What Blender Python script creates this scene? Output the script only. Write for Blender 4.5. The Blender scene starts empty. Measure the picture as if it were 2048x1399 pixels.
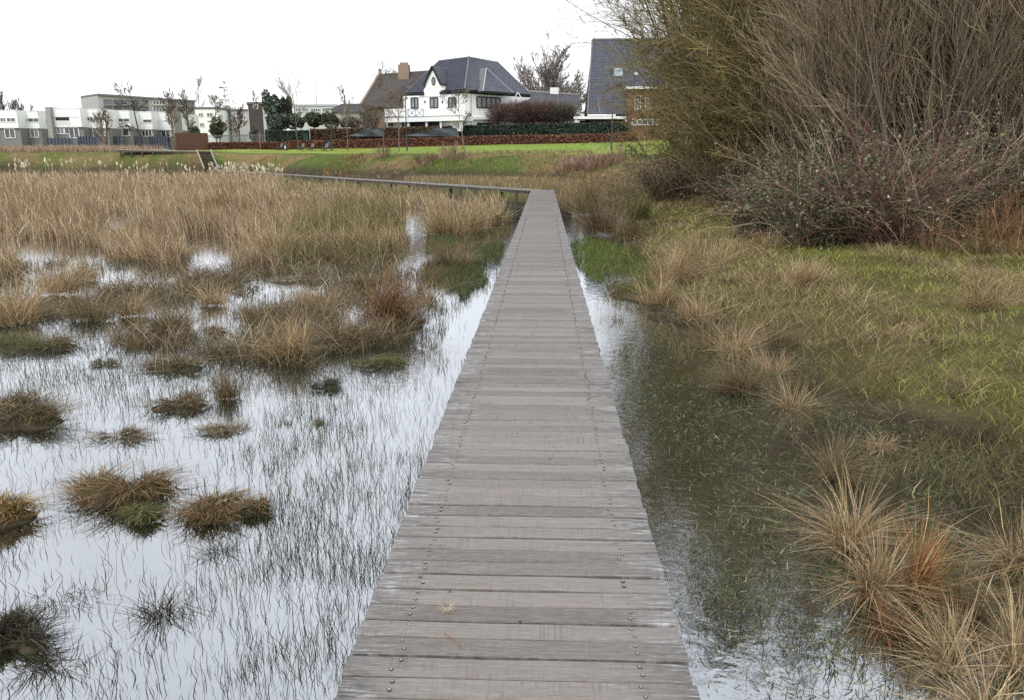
import bpy, math
import numpy as np
from math import radians, sin, cos, tan, atan, pi

SC = bpy.context.scene
COL = SC.collection

# ------------------------------------------------------------------ camera
F, CX, CY = 1560.0, 1024.0, 699.5          # focal length and centre in photo pixels (2048 wide)
CAM = np.array([0.072, 0.0, 1.65])
PITCH = atan((699.5 - 312.0) / F)
YAW = radians(2.30)
cam_d = bpy.data.cameras.new("camera")
cam_d.sensor_width = 36.0
cam_d.lens = 36.0 * F / 2048.0
cam_d.clip_start = 0.05
cam_d.clip_end = 5000
cam_o = bpy.data.objects.new("camera", cam_d)
COL.objects.link(cam_o)
cam_o.location = CAM
cam_o.rotation_euler = (pi / 2 - PITCH, 0, YAW)
SC.camera = cam_o

# ------------------------------------------------------------------ world: overcast sky
SUN_EL, SUN_AZ = radians(48), radians(200)
world = bpy.data.worlds.new("World")
SC.world = world
world.use_nodes = True
wn, wl = world.node_tree.nodes, world.node_tree.links
wn.clear()
w_out = wn.new("ShaderNodeOutputWorld")
w_bg = wn.new("ShaderNodeBackground")
w_bg.inputs[1].default_value = 0.1
w_sky = wn.new("ShaderNodeTexSky")
w_sky.sky_type = 'NISHITA'
w_sky.sun_disc = False
w_sky.sun_elevation = SUN_EL
w_sky.sun_rotation = SUN_AZ
w_tc = wn.new("ShaderNodeTexCoord")
w_sep = wn.new("ShaderNodeSeparateXYZ")
wl.new(w_tc.outputs["Generated"], w_sep.inputs[0])
w_ramp = wn.new("ShaderNodeValToRGB")
w_ramp.color_ramp.elements[0].position = 0.0
w_ramp.color_ramp.elements[0].color = (11.6, 11.7, 12.0, 1)
w_ramp.color_ramp.elements[1].position = 1.0
w_ramp.color_ramp.elements[1].color = (11.0, 11.6, 12.6, 1)
e = w_ramp.color_ramp.elements.new(0.42)
e.color = (12.0, 12.3, 12.9, 1)
wl.new(w_sep.outputs[2], w_ramp.inputs[0])
w_noise = wn.new("ShaderNodeTexNoise")
w_noise.inputs["Scale"].default_value = 2.2
w_noise.inputs["Detail"].default_value = 4
wl.new(w_tc.outputs["Generated"], w_noise.inputs["Vector"])
w_mr = wn.new("ShaderNodeMapRange")
w_mr.inputs[1].default_value = 0.3
w_mr.inputs[2].default_value = 0.7
w_mr.inputs[3].default_value = 0.90
w_mr.inputs[4].default_value = 1.10
wl.new(w_noise.outputs["Fac"], w_mr.inputs[0])
w_mul = wn.new("ShaderNodeVectorMath")
w_mul.operation = 'SCALE'
wl.new(w_ramp.outputs[0], w_mul.inputs[0])
wl.new(w_mr.outputs[0], w_mul.inputs["Scale"])
w_mix = wn.new("ShaderNodeMixRGB")
w_mix.inputs[0].default_value = 0.92
wl.new(w_sky.outputs[0], w_mix.inputs[1])
wl.new(w_mul.outputs[0], w_mix.inputs[2])
wl.new(w_mix.outputs[0], w_bg.inputs[0])
wl.new(w_bg.outputs[0], w_out.inputs[0])

sun_d = bpy.data.lights.new("sun", 'SUN')
sun_d.energy = 1.5
sun_d.angle = radians(25)
sun_d.color = (1.0, 0.96, 0.90)
sun_o = bpy.data.objects.new("sun", sun_d)
COL.objects.link(sun_o)
sun_o.rotation_euler = (radians(42), 0, radians(-20))

SC.view_settings.view_transform = 'Standard'
SC.view_settings.look = 'None'
SC.view_settings.exposure = 0.28
SC.view_settings.gamma = 1.0
SC.cycles.max_bounces = 5
SC.cycles.diffuse_bounces = 3
SC.cycles.glossy_bounces = 3
SC.cycles.transmission_bounces = 3
SC.cycles.transparent_max_bounces = 4
SC.cycles.use_denoising = False
SC.cycles.pixel_filter_type = 'BLACKMAN_HARRIS'

# ------------------------------------------------------------------ picture <-> world
_f = np.array([-sin(YAW) * cos(PITCH), cos(YAW) * cos(PITCH), -sin(PITCH)])
_r = np.array([cos(YAW), sin(YAW), 0.0])
_u = np.cross(_r, _f)

def rays(px, py):
    px = np.asarray(px, float); py = np.asarray(py, float)
    return _f + ((px - CX) / F)[..., None] * _r + ((CY - py) / F)[..., None] * _u

def proj(P):
    v = np.asarray(P, float) - CAM
    d = v @ _f
    return CX + F * (v @ _r) / d, CY - F * (v @ _u) / d, d

def on_z(px, py, z):
    d = rays(px, py)
    t = (z - CAM[2]) / d[..., 2]
    return CAM + d * t[..., None]

def on_y(px, py, Y):
    d = rays(px, py)
    t = (np.asarray(Y, float) - CAM[1]) / d[..., 1]
    return CAM + d * t[..., None]

WATER = -0.45

# ------------------------------------------------------------------ noise
def _h(ix, iy, s):
    v = np.sin(ix * 127.1 + iy * 311.7 + s * 74.7) * 43758.5453
    return v - np.floor(v)

def vnoise(x, y, s=0):
    ix, iy = np.floor(x), np.floor(y)
    fx, fy = x - ix, y - iy
    fx = fx * fx * (3 - 2 * fx); fy = fy * fy * (3 - 2 * fy)
    a = _h(ix, iy, s); b = _h(ix + 1, iy, s); c = _h(ix, iy + 1, s); d = _h(ix + 1, iy + 1, s)
    return (a * (1 - fx) + b * fx) * (1 - fy) + (c * (1 - fx) + d * fx) * fy

def fbm(x, y, s=0, o=4):
    r = 0; a = 0.5; t = 0
    for i in range(o):
        r = r + a * vnoise(x, y, s + i * 3.1); t += a
        x = x * 2.03 + 11.3; y = y * 2.03 + 5.7; a *= 0.5
    return r / t

def sst(a, b, x):
    t = np.clip((x - a) / (b - a), 0, 1)
    return t * t * (3 - 2 * t)

def in_poly(px, py, poly):
    poly = np.asarray(poly, float)
    x0, y0 = poly[:, 0], poly[:, 1]
    x1, y1 = np.roll(x0, -1), np.roll(y0, -1)
    r = np.zeros(np.shape(px), bool)
    for i in range(len(poly)):
        c = ((y0[i] > py) != (y1[i] > py))
        with np.errstate(divide='ignore', invalid='ignore'):
            xx = (x1[i] - x0[i]) * (py - y0[i]) / (y1[i] - y0[i] + 1e-12) + x0[i]
        r ^= c & (px < xx)
    return r

def pl_dist(x, y, pts):
    """signed distance to a polyline (positive on its left-hand side)"""
    pts = np.asarray(pts, float)
    best = np.full(np.shape(x), 1e9); sg = np.zeros(np.shape(x))
    for (ax, ay), (bx, by) in zip(pts[:-1], pts[1:]):
        dx, dy = bx - ax, by - ay
        L2 = dx * dx + dy * dy
        t = np.clip(((x - ax) * dx + (y - ay) * dy) / L2, 0, 1)
        qx, qy = x - ax - t * dx, y - ay - t * dy
        d = np.hypot(qx, qy)
        m = d < best
        best = np.where(m, d, best)
        sg = np.where(m, np.where(dx * qy - dy * qx >= 0, 1.0, -1.0), sg)
    return best * sg

# ------------------------------------------------------------------ mesh building
def mesh_np(name, verts, loops, sizes, mats=None, midx=None, col=None, smooth=False):
    me = bpy.data.meshes.new(name)
    verts = np.asarray(verts, np.float32).reshape(-1, 3)
    loops = np.asarray(loops, np.int32).ravel()
    sizes = np.asarray(sizes, np.int32).ravel()
    me.vertices.add(len(verts)); me.vertices.foreach_set("co", verts.ravel())
    me.loops.add(len(loops)); me.loops.foreach_set("vertex_index", loops)
    me.polygons.add(len(sizes))
    st = np.zeros(len(sizes), np.int32); st[1:] = np.cumsum(sizes)[:-1]
    me.polygons.foreach_set("loop_start", st)
    if midx is not None:
        me.polygons.foreach_set("material_index", np.asarray(midx, np.int32))
    me.polygons.foreach_set("use_smooth", np.full(len(sizes), bool(smooth)))
    if col is not None:
        a = me.attributes.new("col", 'FLOAT_COLOR', 'POINT')
        c = np.ones((len(verts), 4), np.float32); c[:, :3] = col
        a.data.foreach_set("color", c.ravel())
    me.update(calc_edges=True)
    me.validate()
    for m in (mats or []):
        me.materials.append(m)
    return me

def link(name, me, parent=None, loc=None, rz=0.0, sc=None):
    o = bpy.data.objects.new(name, me)
    COL.objects.link(o)
    if parent is not None: o.parent = parent
    if loc is not None: o.location = [float(v) for v in loc]
    if rz: o.rotation_euler = (0, 0, rz)
    if sc is not None: o.scale = (sc, sc, sc) if np.isscalar(sc) else sc
    return o

def tag(o, label=None, cat=None, group=None, kind=None):
    if label: o["label"] = label
    if cat: o["category"] = cat
    if group: o["group"] = group
    if kind: o["kind"] = kind
    return o

def thing(name, label, cat, loc=(0, 0, 0), rz=0.0, group=None):
    o = bpy.data.objects.new(name, None)
    COL.objects.link(o)
    o.location = [float(v) for v in loc]; o.rotation_euler = (0, 0, rz)
    o.empty_display_size = 0.3
    return tag(o, label, cat, group)

class MB:
    """collects simple shapes and links them as ONE mesh object"""
    def __init__(s): s.v = []; s.l = []; s.n = []; s.k = 0
    def poly(s, pts):
        pts = [tuple(float(c) for c in p) for p in pts]
        s.v += pts; s.l += list(range(s.k, s.k + len(pts))); s.n.append(len(pts)); s.k += len(pts)
        return s
    def hexa(s, a, b):
        """a, b: two loops of equal length joined by sides and capped"""
        n = len(a)
        k = s.k
        s.v += [tuple(float(c) for c in p) for p in list(a) + list(b)]
        s.k += 2 * n
        s.l += [k + i for i in range(n)][::-1]; s.n.append(n)
        s.l += [k + n + i for i in range(n)]; s.n.append(n)
        for i in range(n):
            j = (i + 1) % n
            s.l += [k + i, k + j, k + n + j, k + n + i]; s.n.append(4)
        return s
    def box(s, x0, x1, y0, y1, z0, z1):
        return s.hexa([(x0, y0, z0), (x1, y0, z0), (x1, y1, z0), (x0, y1, z0)],
                      [(x0, y0, z1), (x1, y0, z1), (x1, y1, z1), (x0, y1, z1)])
    def slab(s, pts, d):
        """a polygon given thickness along vector d"""
        p = np.asarray(pts, float); d = np.asarray(d, float)
        return s.hexa(p, p + d)
    def beam(s, p, q, w, h=None):
        """a square bar from p to q"""
        h = h or w
        p = np.asarray(p, float); q = np.asarray(q, float)
        t = (q - p) / (np.linalg.norm(q - p) + 1e-9)
        up = np.array([0, 0, 1.0]) if abs(t[2]) < .95 else np.array([0, 1.0, 0])
        a = np.cross(t, up); a /= np.linalg.norm(a); b = np.cross(a, t)
        c = [a * w / 2 + b * h / 2, -a * w / 2 + b * h / 2, -a * w / 2 - b * h / 2, a * w / 2 - b * h / 2]
        return s.hexa([p + v for v in c], [q + v for v in c])
    def cyl(s, p, q, r0, r1=None, n=8):
        r1 = r0 if r1 is None else r1
        p = np.asarray(p, float); q = np.asarray(q, float)
        t = (q - p) / (np.linalg.norm(q - p) + 1e-9)
        up = np.array([0, 0, 1.0]) if abs(t[2]) < .95 else np.array([0, 1.0, 0])
        a = np.cross(t, up); a /= np.linalg.norm(a); b = np.cross(t, a)
        ang = np.arange(n) * 2 * pi / n
        ring = np.cos(ang)[:, None] * a + np.sin(ang)[:, None] * b
        return s.hexa(p + ring * r0, q + ring * r1)
    def build(s, name, mat, parent=None, smooth=False):
        me = mesh_np(name, s.v, s.l, s.n, [mat] if mat else None, smooth=smooth)
        o = link(name, me)
        if parent is not None:
            o.parent = parent
            pl = parent
            off = np.zeros(3)
            while pl is not None:
                off += np.array(pl.location); pl = pl.parent
            co = np.array(s.v, np.float32) - off.astype(np.float32)
            if parent.rotation_euler.z == 0:
                me.vertices.foreach_set("co", co.ravel()); me.update()
        return o

# ------------------------------------------------------------------ materials
def new_mat(name):
    m = bpy.data.materials.new(name); m.use_nodes = True
    n = m.node_tree.nodes
    return m, n, m.node_tree.links, n["Principled BSDF"]

def plain(name, c, rough=0.7, var=0.25, scale=4.0, spec=0.3, bump=0.0, metal=0.0, c2=None):
    m, n, l, b = new_mat(name)
    b.inputs["Roughness"].default_value = rough
    b.inputs["Specular IOR Level"].default_value = spec
    b.inputs["Metallic"].default_value = metal
    tc = n.new("ShaderNodeTexCoord")
    nz = n.new("ShaderNodeTexNoise"); nz.inputs["Scale"].default_value = scale; nz.inputs["Detail"].default_value = 6
    nz.inputs["Roughness"].default_value = 0.65
    l.new(tc.outputs["Object"], nz.inputs["Vector"])
    mr = n.new("ShaderNodeMapRange"); mr.inputs[1].default_value = 0.25; mr.inputs[2].default_value = 0.75
    l.new(nz.outputs["Fac"], mr.inputs[0])
    mx = n.new("ShaderNodeMixRGB")
    ca = np.array(c); cb = np.array(c2) if c2 is not None else np.minimum(ca * (1 + var), 0.95)
    mx.inputs[1].default_value = (*(ca * (1 - var)), 1); mx.inputs[2].default_value = (*cb, 1)
    l.new(mr.outputs[0], mx.inputs[0]); l.new(mx.outputs[0], b.inputs["Base Color"])
    if bump:
        bp = n.new("ShaderNodeBump"); bp.inputs["Strength"].default_value = bump
        l.new(nz.outputs["Fac"], bp.inputs["Height"]); l.new(bp.outputs[0], b.inputs["Normal"])
    return m

def veg(name, rough=0.65, spec=0.25, trans=0.25, gain=1.0):
    """plant material: colour from the blade's own attribute"""
    m, n, l, b = new_mat(name)
    at = n.new("ShaderNodeAttribute"); at.attribute_name = "col"
    src = at.outputs["Color"]
    b.inputs["Roughness"].default_value = rough
    b.inputs["Specular IOR Level"].default_value = spec
    l.new(src, b.inputs["Base Color"])
    if trans:
        t = n.new("ShaderNodeBsdfTranslucent"); l.new(src, t.inputs[0])
        mx = n.new("ShaderNodeMixShader"); mx.inputs[0].default_value = trans
        l.new(b.outputs[0], mx.inputs[1]); l.new(t.outputs[0], mx.inputs[2])
        l.new(mx.outputs[0], n["Material Output"].inputs[0])
    return m

M_blade = veg("dry_and_green_blades")
M_leaf = veg("leaves", rough=0.45, spec=0.4, trans=0.2)
M_gloss = veg("glossy_leaves", rough=0.38, spec=0.4, trans=0.1)
M_bark = veg("bark", rough=0.85, spec=0.15, trans=0.0)

# ------------------------------------------------------------------ grass blades, twigs, leaves
def jitter_cols(rng, n, pal, wts, v=0.22):
    pal = np.asarray(pal, float); wts = np.asarray(wts, float)
    i = rng.choice(len(pal), n, p=wts / wts.sum())
    c = pal[i] * np.exp(rng.normal(-.06, v * 1.75, (n, 1))) * (1 + rng.normal(0, v * .2, (n, 3)))
    return np.clip(c, 0.004, 0.8)

def blades_np(rng, base, h, w, lean, droop, col, seg=3, az=None, kink=0.0):
    """strips: base (n,3), h/w/lean/droop (n,), col (n,3)"""
    n = len(base)
    az = rng.uniform(0, 2 * pi, n) if az is None else az
    fz = rng.uniform(0, 2 * pi, n)
    d = np.stack([np.cos(az), np.sin(az), np.zeros(n)], 1)
    s = np.stack([np.cos(fz), np.sin(fz), np.zeros(n)], 1)
    V = np.empty((n, 2 * seg + 1, 3), np.float32)
    off = np.zeros((n, 3))
    for k in range(seg + 1):
        t = k / seg
        if k and kink:
            off = off + rng.normal(0, 1, (n, 3)) * (h * kink / seg)[:, None] * [1, 1, .15]
        c = base + off + d * (h * (lean * t + droop * t * t))[:, None]
        c[:, 2] += h * (t - 0.45 * np.minimum(droop, 1.6) * t * t)
        if k == seg:
            V[:, 2 * seg] = c
        else:
            ww = (w * (1 - 0.35 * t) * 0.5)[:, None]
            V[:, 2 * k] = c - s * ww; V[:, 2 * k + 1] = c + s * ww
    nv = 2 * seg + 1
    L = []
    S = []
    for k in range(seg - 1):
        L += [2 * k, 2 * k + 1, 2 * k + 3, 2 * k + 2]; S.append(4)
    L += [2 * seg - 2, 2 * seg - 1, 2 * seg]; S.append(3)
    loops = (np.arange(n) * nv)[:, None] + np.array(L)[None]
    sizes = np.tile(S, n)
    C = np.repeat(col, nv, axis=0)
    return V.reshape(-1, 3), loops.ravel(), sizes, C

def merge_np(parts):
    V = []; L = []; S = []; C = []; k = 0
    for v, l, s, c in parts:
        V.append(v); L.append(l + k); S.append(s); C.append(c); k += len(v)
    return np.concatenate(V), np.concatenate(L), np.concatenate(S), np.concatenate(C)

def obj_np(name, part, mat, parent=None, loc=None, smooth=False):
    v, l, s, c = part
    return link(name, mesh_np(name, v, l, s, [mat], col=c, smooth=smooth), parent, loc)

def grow(rng, p0, d0, ln, npt, wander, trop):
    n = len(p0)
    P = np.empty((n, npt, 3)); P[:, 0] = p0
    d = d0 / np.linalg.norm(d0, axis=1, keepdims=True)
    st = (ln / (npt - 1))[:, None]
    for k in range(1, npt):
        d = d + rng.normal(0, wander, (n, 3)) + np.asarray(trop)
        d /= np.linalg.norm(d, axis=1, keepdims=True)
        P[:, k] = P[:, k - 1] + d * st
    return P

def fork(rng, P, R, L, k, t0, t1, ang, ratio, npt, wander, trop, rr=0.55, asp=None):
    """k children on every polyline of P; returns P, R(start radius), L"""
    n, m, _ = P.shape
    i = np.repeat(np.arange(n), k)
    t = rng.uniform(t0, t1, n * k)
    x = t * (m - 1); a = np.minimum(x.astype(int), m - 2); f = (x - a)[:, None]
    p = P[i, a] * (1 - f) + P[i, a + 1] * f
    d = P[i, a + 1] - P[i, a]; d /= np.linalg.norm(d, axis=1, keepdims=True) + 1e-9
    q = rng.normal(0, 1, (n * k, 3)); q -= d * (q * d).sum(1, keepdims=True); q /= np.linalg.norm(q, axis=1, keepdims=True) + 1e-9
    an = ang * rng.uniform(.6, 1.35, n * k)[:, None]
    dd = d * np.cos(an) + q * np.sin(an)
    ln = L[i] * ratio * rng.uniform(.55, 1.2, n * k) * (1.15 - 0.55 * t)
    r = np.maximum(R[i] * (1 - 0.7 * t) * rr, 0)
    return grow(rng, p, dd, ln, npt, wander, trop), r, ln

def tubes_np(P, R, sides=3, tip=0.25, rmin=0.0, col=None):
    n, m, _ = P.shape
    T = np.gradient(P, axis=1); T /= np.linalg.norm(T, axis=2, keepdims=True) + 1e-9
    up = np.where(np.abs(T[..., 2:3]) > .9, [1.0, 0, 0], [0, 0, 1.0])
    A = np.cross(T, up); A /= np.linalg.norm(A, axis=2, keepdims=True) + 1e-9
    B = np.cross(T, A)
    tt = np.linspace(0, 1, m)[None]
    rad = np.maximum(np.asarray(R)[:, None] * (1 - (1 - tip) * tt), rmin)
    ang = np.arange(sides) * 2 * pi / sides
    V = P[:, :, None] + rad[:, :, None, None] * (np.cos(ang)[None, None, :, None] * A[:, :, None] + np.sin(ang)[None, None, :, None] * B[:, :, None])
    V = V.reshape(n, m * sides, 3)
    L = []
    for k in range(m - 1):
        for j in range(sides):
            j2 = (j + 1) % sides
            L += [k * sides + j, k * sides + j2, (k + 1) * sides + j2, (k + 1) * sides + j]
    loops = (np.arange(n) * m * sides)[:, None] + np.array(L)[None]
    sizes = np.full(n * (m - 1) * sides, 4)
    C = np.repeat(np.asarray(col), m * sides, axis=0)
    return V.reshape(-1, 3), loops.ravel(), sizes, C

def leaves_np(rng, c, size, col, flat=0.0, aspect=1.6, fold=True):
    """small pointed leaf-shaped quads at the points c"""
    n = len(c)
    a = rng.normal(0, 1, (n, 3)); a /= np.linalg.norm(a, axis=1, keepdims=True)
    b = rng.normal(0, 1, (n, 3)); b[:, 2] *= (1 - flat); a[:, 2] *= (1 - flat)
    a /= np.linalg.norm(a, axis=1, keepdims=True)
    b -= a * (a * b).sum(1, keepdims=True); b /= np.linalg.norm(b, axis=1, keepdims=True) + 1e-9
    s = np.asarray(size)[:, None] * np.ones((n, 1))
    V = np.stack([c - a * s * aspect * .5, c + b * s * .5 , c + a * s * aspect * .5, c - b * s * .5], 1)
    loops = np.arange(n * 4)
    return V.reshape(-1, 3), loops, np.full(n, 4), np.repeat(col, 4, axis=0)
# ------------------------------------------------------------------ terrain
FOOT = [(-260, 118), (-60, 98.5), (-37, 97.2), (-15, 84), (0, 75), (8.5, 60), (9.4, 50), (9.2, 42), (9.6, 33), (11.5, 24), (14, 17), (20, 11), (45, 4)]
_shore_px = [(1205, 395), (1290, 440), (1265, 500), (1305, 590), (1400, 640), (1560, 690), (1720, 790), (1880, 850), (2060, 960), (2300, 1150)]
_sp = on_z([p[0] for p in _shore_px], [p[1] for p in _shore_px], WATER)
SHORE = [(p[0], p[1]) for p in _sp]
SHORE = [(SHORE[0][0] + .2, 75.0)] + SHORE + [(SHORE[-1][0] + 6, SHORE[-1][1] - 1.0)]

def ground_z(x, y, fine=True):
    x = np.asarray(x, float); y = np.asarray(y, float)
    d = pl_dist(x, y, FOOT)
    near = 1 - sst(22, 52, y)
    crest = (2.27 + .28 * sst(-38, -44, x)) * (1 - near) + 0.75 * near
    run = 3.4 + 1.6 * sst(-40, -25, x) + 2.0 * near + 2.5 * sst(-10, 5, x)
    n2 = fbm(x * .25, y * .25, 4) - .5
    bank = crest * sst(-0.3, 1, (d + n2 * 2.2) / run * .96)
    slope = 0.020 + 0.031 * sst(-62, -28, x)
    lawn = np.clip(d - run, 0, 42) * slope * (1 - near)
    m = pl_dist(x, y, SHORE)
    n1 = fbm(x * 1.1, y * 1.1, 1) - .5
    mead = np.clip(0.05 + m * .075, -.18, .34) + n1 * .16
    z = -0.48 + np.where(m > -2.5, mead, -.18)
    z = np.maximum(z, -0.66 + bank * 1.0 + np.where(d > 0, 0.22 * sst(0, 3, d), 0)) + lawn
    if fine:
        z = z + (fbm(x * 3.3, y * 3.3, 2) - .5) * .05 + (fbm(x * .6, y * .6, 9) - .5) * .22 * sst(1, 5, d) * (1 - sst(10, 16, d))
    return z

def hit(px, py):
    """where the photo's ray meets the terrain"""
    d = rays(float(px), float(py))
    t = np.concatenate([np.linspace(1.5, 30, 300), np.linspace(30, 220, 1600)])
    P = CAM + t[:, None] * d
    g = ground_z(P[:, 0], P[:, 1], False)
    i = np.nonzero(P[:, 2] < g)[0]
    return P[i[0]] if len(i) else P[-1]

def ground_at(px, Y):
    p = on_y(float(px), 300.0, Y)
    return np.array([p[0], Y, float(ground_z(p[0], Y, False))])

def _axis(segs):
    out = [segs[0][0]]
    for a, b, s in segs:
        n = max(1, int(round((b - a) / s)))
        out += list(a + (np.arange(n) + 1) * (b - a) / n)
    return np.array(out)

gx = _axis([(-900, -260, 40), (-260, -90, 5), (-90, -30, 1.4), (-30, -3, .7), (-3, 1, .4), (1, 9, .12), (9, 22, .4), (22, 60, 2), (60, 200, 10), (200, 900, 50)])
gy = _axis([(-40, -4, 6), (-4, 2, .5), (2, 16, .14), (16, 36, .4), (36, 125, .9), (125, 200, 5), (200, 2200, 100)])
GX, GY = np.meshgrid(gx, gy)
GZ = ground_z(GX, GY)
nx, ny = len(gx), len(gy)
_d = pl_dist(GX, GY, FOOT)
_m = pl_dist(GX, GY, SHORE)
mud = np.array([.045, .036, .024]); olive = np.array([.085, .072, .030]); lawnc = np.array([.185, .232, .046])
straw = np.array([.25, .18, .09]); bankg = np.array([.075, .105, .022])
C = np.zeros(GX.shape + (3,)) + mud
k = sst(-.25, .5, _m + (fbm(GX * .9, GY * .9, 5) - .5) * 1.2)[..., None]
C = C * (1 - k) + olive * k
nb = fbm(GX * .16, GY * .2, 21)
right_brown = sst(-12, 2, GX) * sst(40, 60, GY)
brown = np.maximum(sst(.54, .65, nb + .10 * right_brown - .03), .8 * sst(-42, -50, GX) * sst(.30, .55, fbm(GX * .3, GY * .5, 23)))[..., None]
bk = sst(.2, 2.0, _d)[..., None]
C = C * (1 - bk) + (bankg * (1 - brown) + np.array([.17, .125, .06]) * brown) * bk
lw = sst(6.0, 8.5, _d + (fbm(GX * .3, GY * .3, 8) - .5) * 3)[..., None] * sst(52, 66, GY)[..., None]
lawn_v = lawnc * (0.8 + .4 * fbm(GX * .5, GY * .35, 12)[..., None]) * np.stack([1 + .5 * (fbm(GX * .12, GY * .1, 14) - .5), np.ones_like(GX), np.ones_like(GX)], -1)
C = C * (1 - lw) + lawn_v * lw
C = np.clip(C * (0.75 + .5 * fbm(GX * 4, GY * 4, 6)[..., None]), .005, .8)
idx = np.arange(nx * ny).reshape(ny, nx)
q = np.stack([idx[:-1, :-1], idx[:-1, 1:], idx[1:, 1:], idx[1:, :-1]], -1).reshape(-1, 4)

M_ground, n, l, b = new_mat("ground_soil_and_turf")
at = n.new("ShaderNodeAttribute"); at.attribute_name = "col"
tc = n.new("ShaderNodeTexCoord")
nz = n.new("ShaderNodeTexNoise"); nz.inputs["Scale"].default_value = 3.0; nz.inputs["Detail"].default_value = 10; nz.inputs["Roughness"].default_value = .75
l.new(tc.outputs["Object"], nz.inputs["Vector"])
mr = n.new("ShaderNodeMapRange"); mr.inputs[1].default_value = .3; mr.inputs[2].default_value = .7; mr.inputs[3].default_value = .6; mr.inputs[4].default_value = 1.45
l.new(nz.outputs["Fac"], mr.inputs[0])
vm = n.new("ShaderNodeVectorMath"); vm.operation = 'SCALE'
l.new(at.outputs["Color"], vm.inputs[0]); l.new(mr.outputs[0], vm.inputs["Scale"]); l.new(vm.outputs[0], b.inputs["Base Color"])
b.inputs["Roughness"].default_value = .95; b.inputs["Specular IOR Level"].default_value = .1
bp = n.new("ShaderNodeBump"); bp.inputs["Strength"].default_value = .6; bp.inputs["Distance"].default_value = .1
l.new(nz.outputs["Fac"], bp.inputs["Height"]); l.new(bp.outputs[0], b.inputs["Normal"])
g = link("ground", mesh_np("ground", np.stack([GX, GY, GZ], -1), q, np.full(len(q), 4), [M_ground], col=C.reshape(-1, 3), smooth=True))
tag(g, "marsh bed, grassy bank and lawn", None, None, "structure")

# ------------------------------------------------------------------ water: still, shallow, murky, mirrors the sky
M_water, n, l, b = new_mat("marsh_water")
n.remove(b)
tc = n.new("ShaderNodeTexCoord")
n1 = n.new("ShaderNodeTexNoise"); n1.inputs["Scale"].default_value = 9.0; n1.inputs["Detail"].default_value = 3
n2 = n.new("ShaderNodeTexNoise"); n2.inputs["Scale"].default_value = 1.3; n2.inputs["Detail"].default_value = 4
l.new(tc.outputs["Object"], n1.inputs["Vector"]); l.new(tc.outputs["Object"], n2.inputs["Vector"])
bp = n.new("ShaderNodeBump"); bp.inputs["Strength"].default_value = .10; bp.inputs["Distance"].default_value = .02
l.new(n1.outputs["Fac"], bp.inputs["Height"])
fr = n.new("ShaderNodeFresnel"); fr.inputs["IOR"].default_value = 2.6
l.new(bp.outputs[0], fr.inputs["Normal"])
mr = n.new("ShaderNodeMapRange"); mr.inputs[1].default_value = 0.0; mr.inputs[2].default_value = 0.7; mr.inputs[3].default_value = .20; mr.inputs[4].default_value = 1.0
l.new(fr.outputs[0], mr.inputs[0])
dif = n.new("ShaderNodeBsdfDiffuse")
cr = n.new("ShaderNodeMixRGB"); cr.inputs[1].default_value = (.010, .010, .006, 1); cr.inputs[2].default_value = (.024, .024, .013, 1)
l.new(n2.outputs["Fac"], cr.inputs[0]); l.new(cr.outputs[0], dif.inputs[0])
gl = n.new("ShaderNodeBsdfGlossy"); gl.inputs["Roughness"].default_value = .03; gl.inputs[0].default_value = (.93, .96, 1.0, 1)
l.new(bp.outputs[0], gl.inputs["Normal"])
mx = n.new("ShaderNodeMixShader")
l.new(mr.outputs[0], mx.inputs[0]); l.new(dif.outputs[0], mx.inputs[1]); l.new(gl.outputs[0], mx.inputs[2])
l.new(mx.outputs[0], n["Material Output"].inputs[0])
w = MB().poly([(-300, -30, WATER), (60, -30, WATER), (60, 125, WATER), (-300, 125, WATER)]).build("water", M_water)
tag(w, "still shallow marsh water", None, None, "structure")

# ------------------------------------------------------------------ boardwalk
M_wood, n, l, b = new_mat("weathered_hardwood")
at = n.new("ShaderNodeAttribute"); at.attribute_name = "col"
sp = n.new("ShaderNodeSeparateColor"); l.new(at.outputs["Color"], sp.inputs[0])
uv = n.new("ShaderNodeAttribute"); uv.attribute_name = "plank"      # x across the deck, y along, z plank number
def wmap(scale, detail=6, rough=.6, sx=1.0):
    mp = n.new("ShaderNodeMapping"); mp.inputs["Scale"].default_value = scale
    l.new(uv.outputs["Vector"], mp.inputs["Vector"])
    t = n.new("ShaderNodeTexNoise"); t.inputs["Scale"].default_value = 1.0; t.inputs["Detail"].default_value = detail; t.inputs["Roughness"].default_value = rough
    l.new(mp.outputs[0], t.inputs["Vector"])
    return t
def wrange(src, a, b_, c=0.0, d=1.0):
    r = n.new("ShaderNodeMapRange"); r.inputs[1].default_value = a; r.inputs[2].default_value = b_; r.inputs[3].default_value = c; r.inputs[4].default_value = d
    l.new(src, r.inputs[0]); return r.outputs[0]
def wmix(f, a, b_, mode='MIX'):
    x = n.new("ShaderNodeMixRGB"); x.blend_type = mode
    for k_, v in ((0, f), (1, a), (2, b_)):
        if hasattr(v, "links"): l.new(v, x.inputs[k_])
        else: x.inputs[k_].default_value = v if k_ == 0 else (*v, 1)
    return x.outputs[0]
def wmath(op, a, b_=0.0):
    x = n.new("ShaderNodeMath"); x.operation = op
    for k_, v in ((0, a), (1, b_)):
        if hasattr(v, "links"): l.new(v, x.inputs[k_])
        else: x.inputs[k_].default_value = v
    return x.outputs[0]
grain = wmap((3.0, 130.0, 7.0), 8, .7)
patch = wmap((5.0, 9.0, 3.0), 5, .65)
streak = wmap((7.0, 95.0, 11.0), 6, .75)
saw = wmap((110.0, 3.0, 5.0), 3, .6)
spu = n.new("ShaderNodeSeparateXYZ"); l.new(uv.outputs["Vector"], spu.inputs[0])
ax = wmath('ABSOLUTE', spu.outputs[0])
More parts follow.
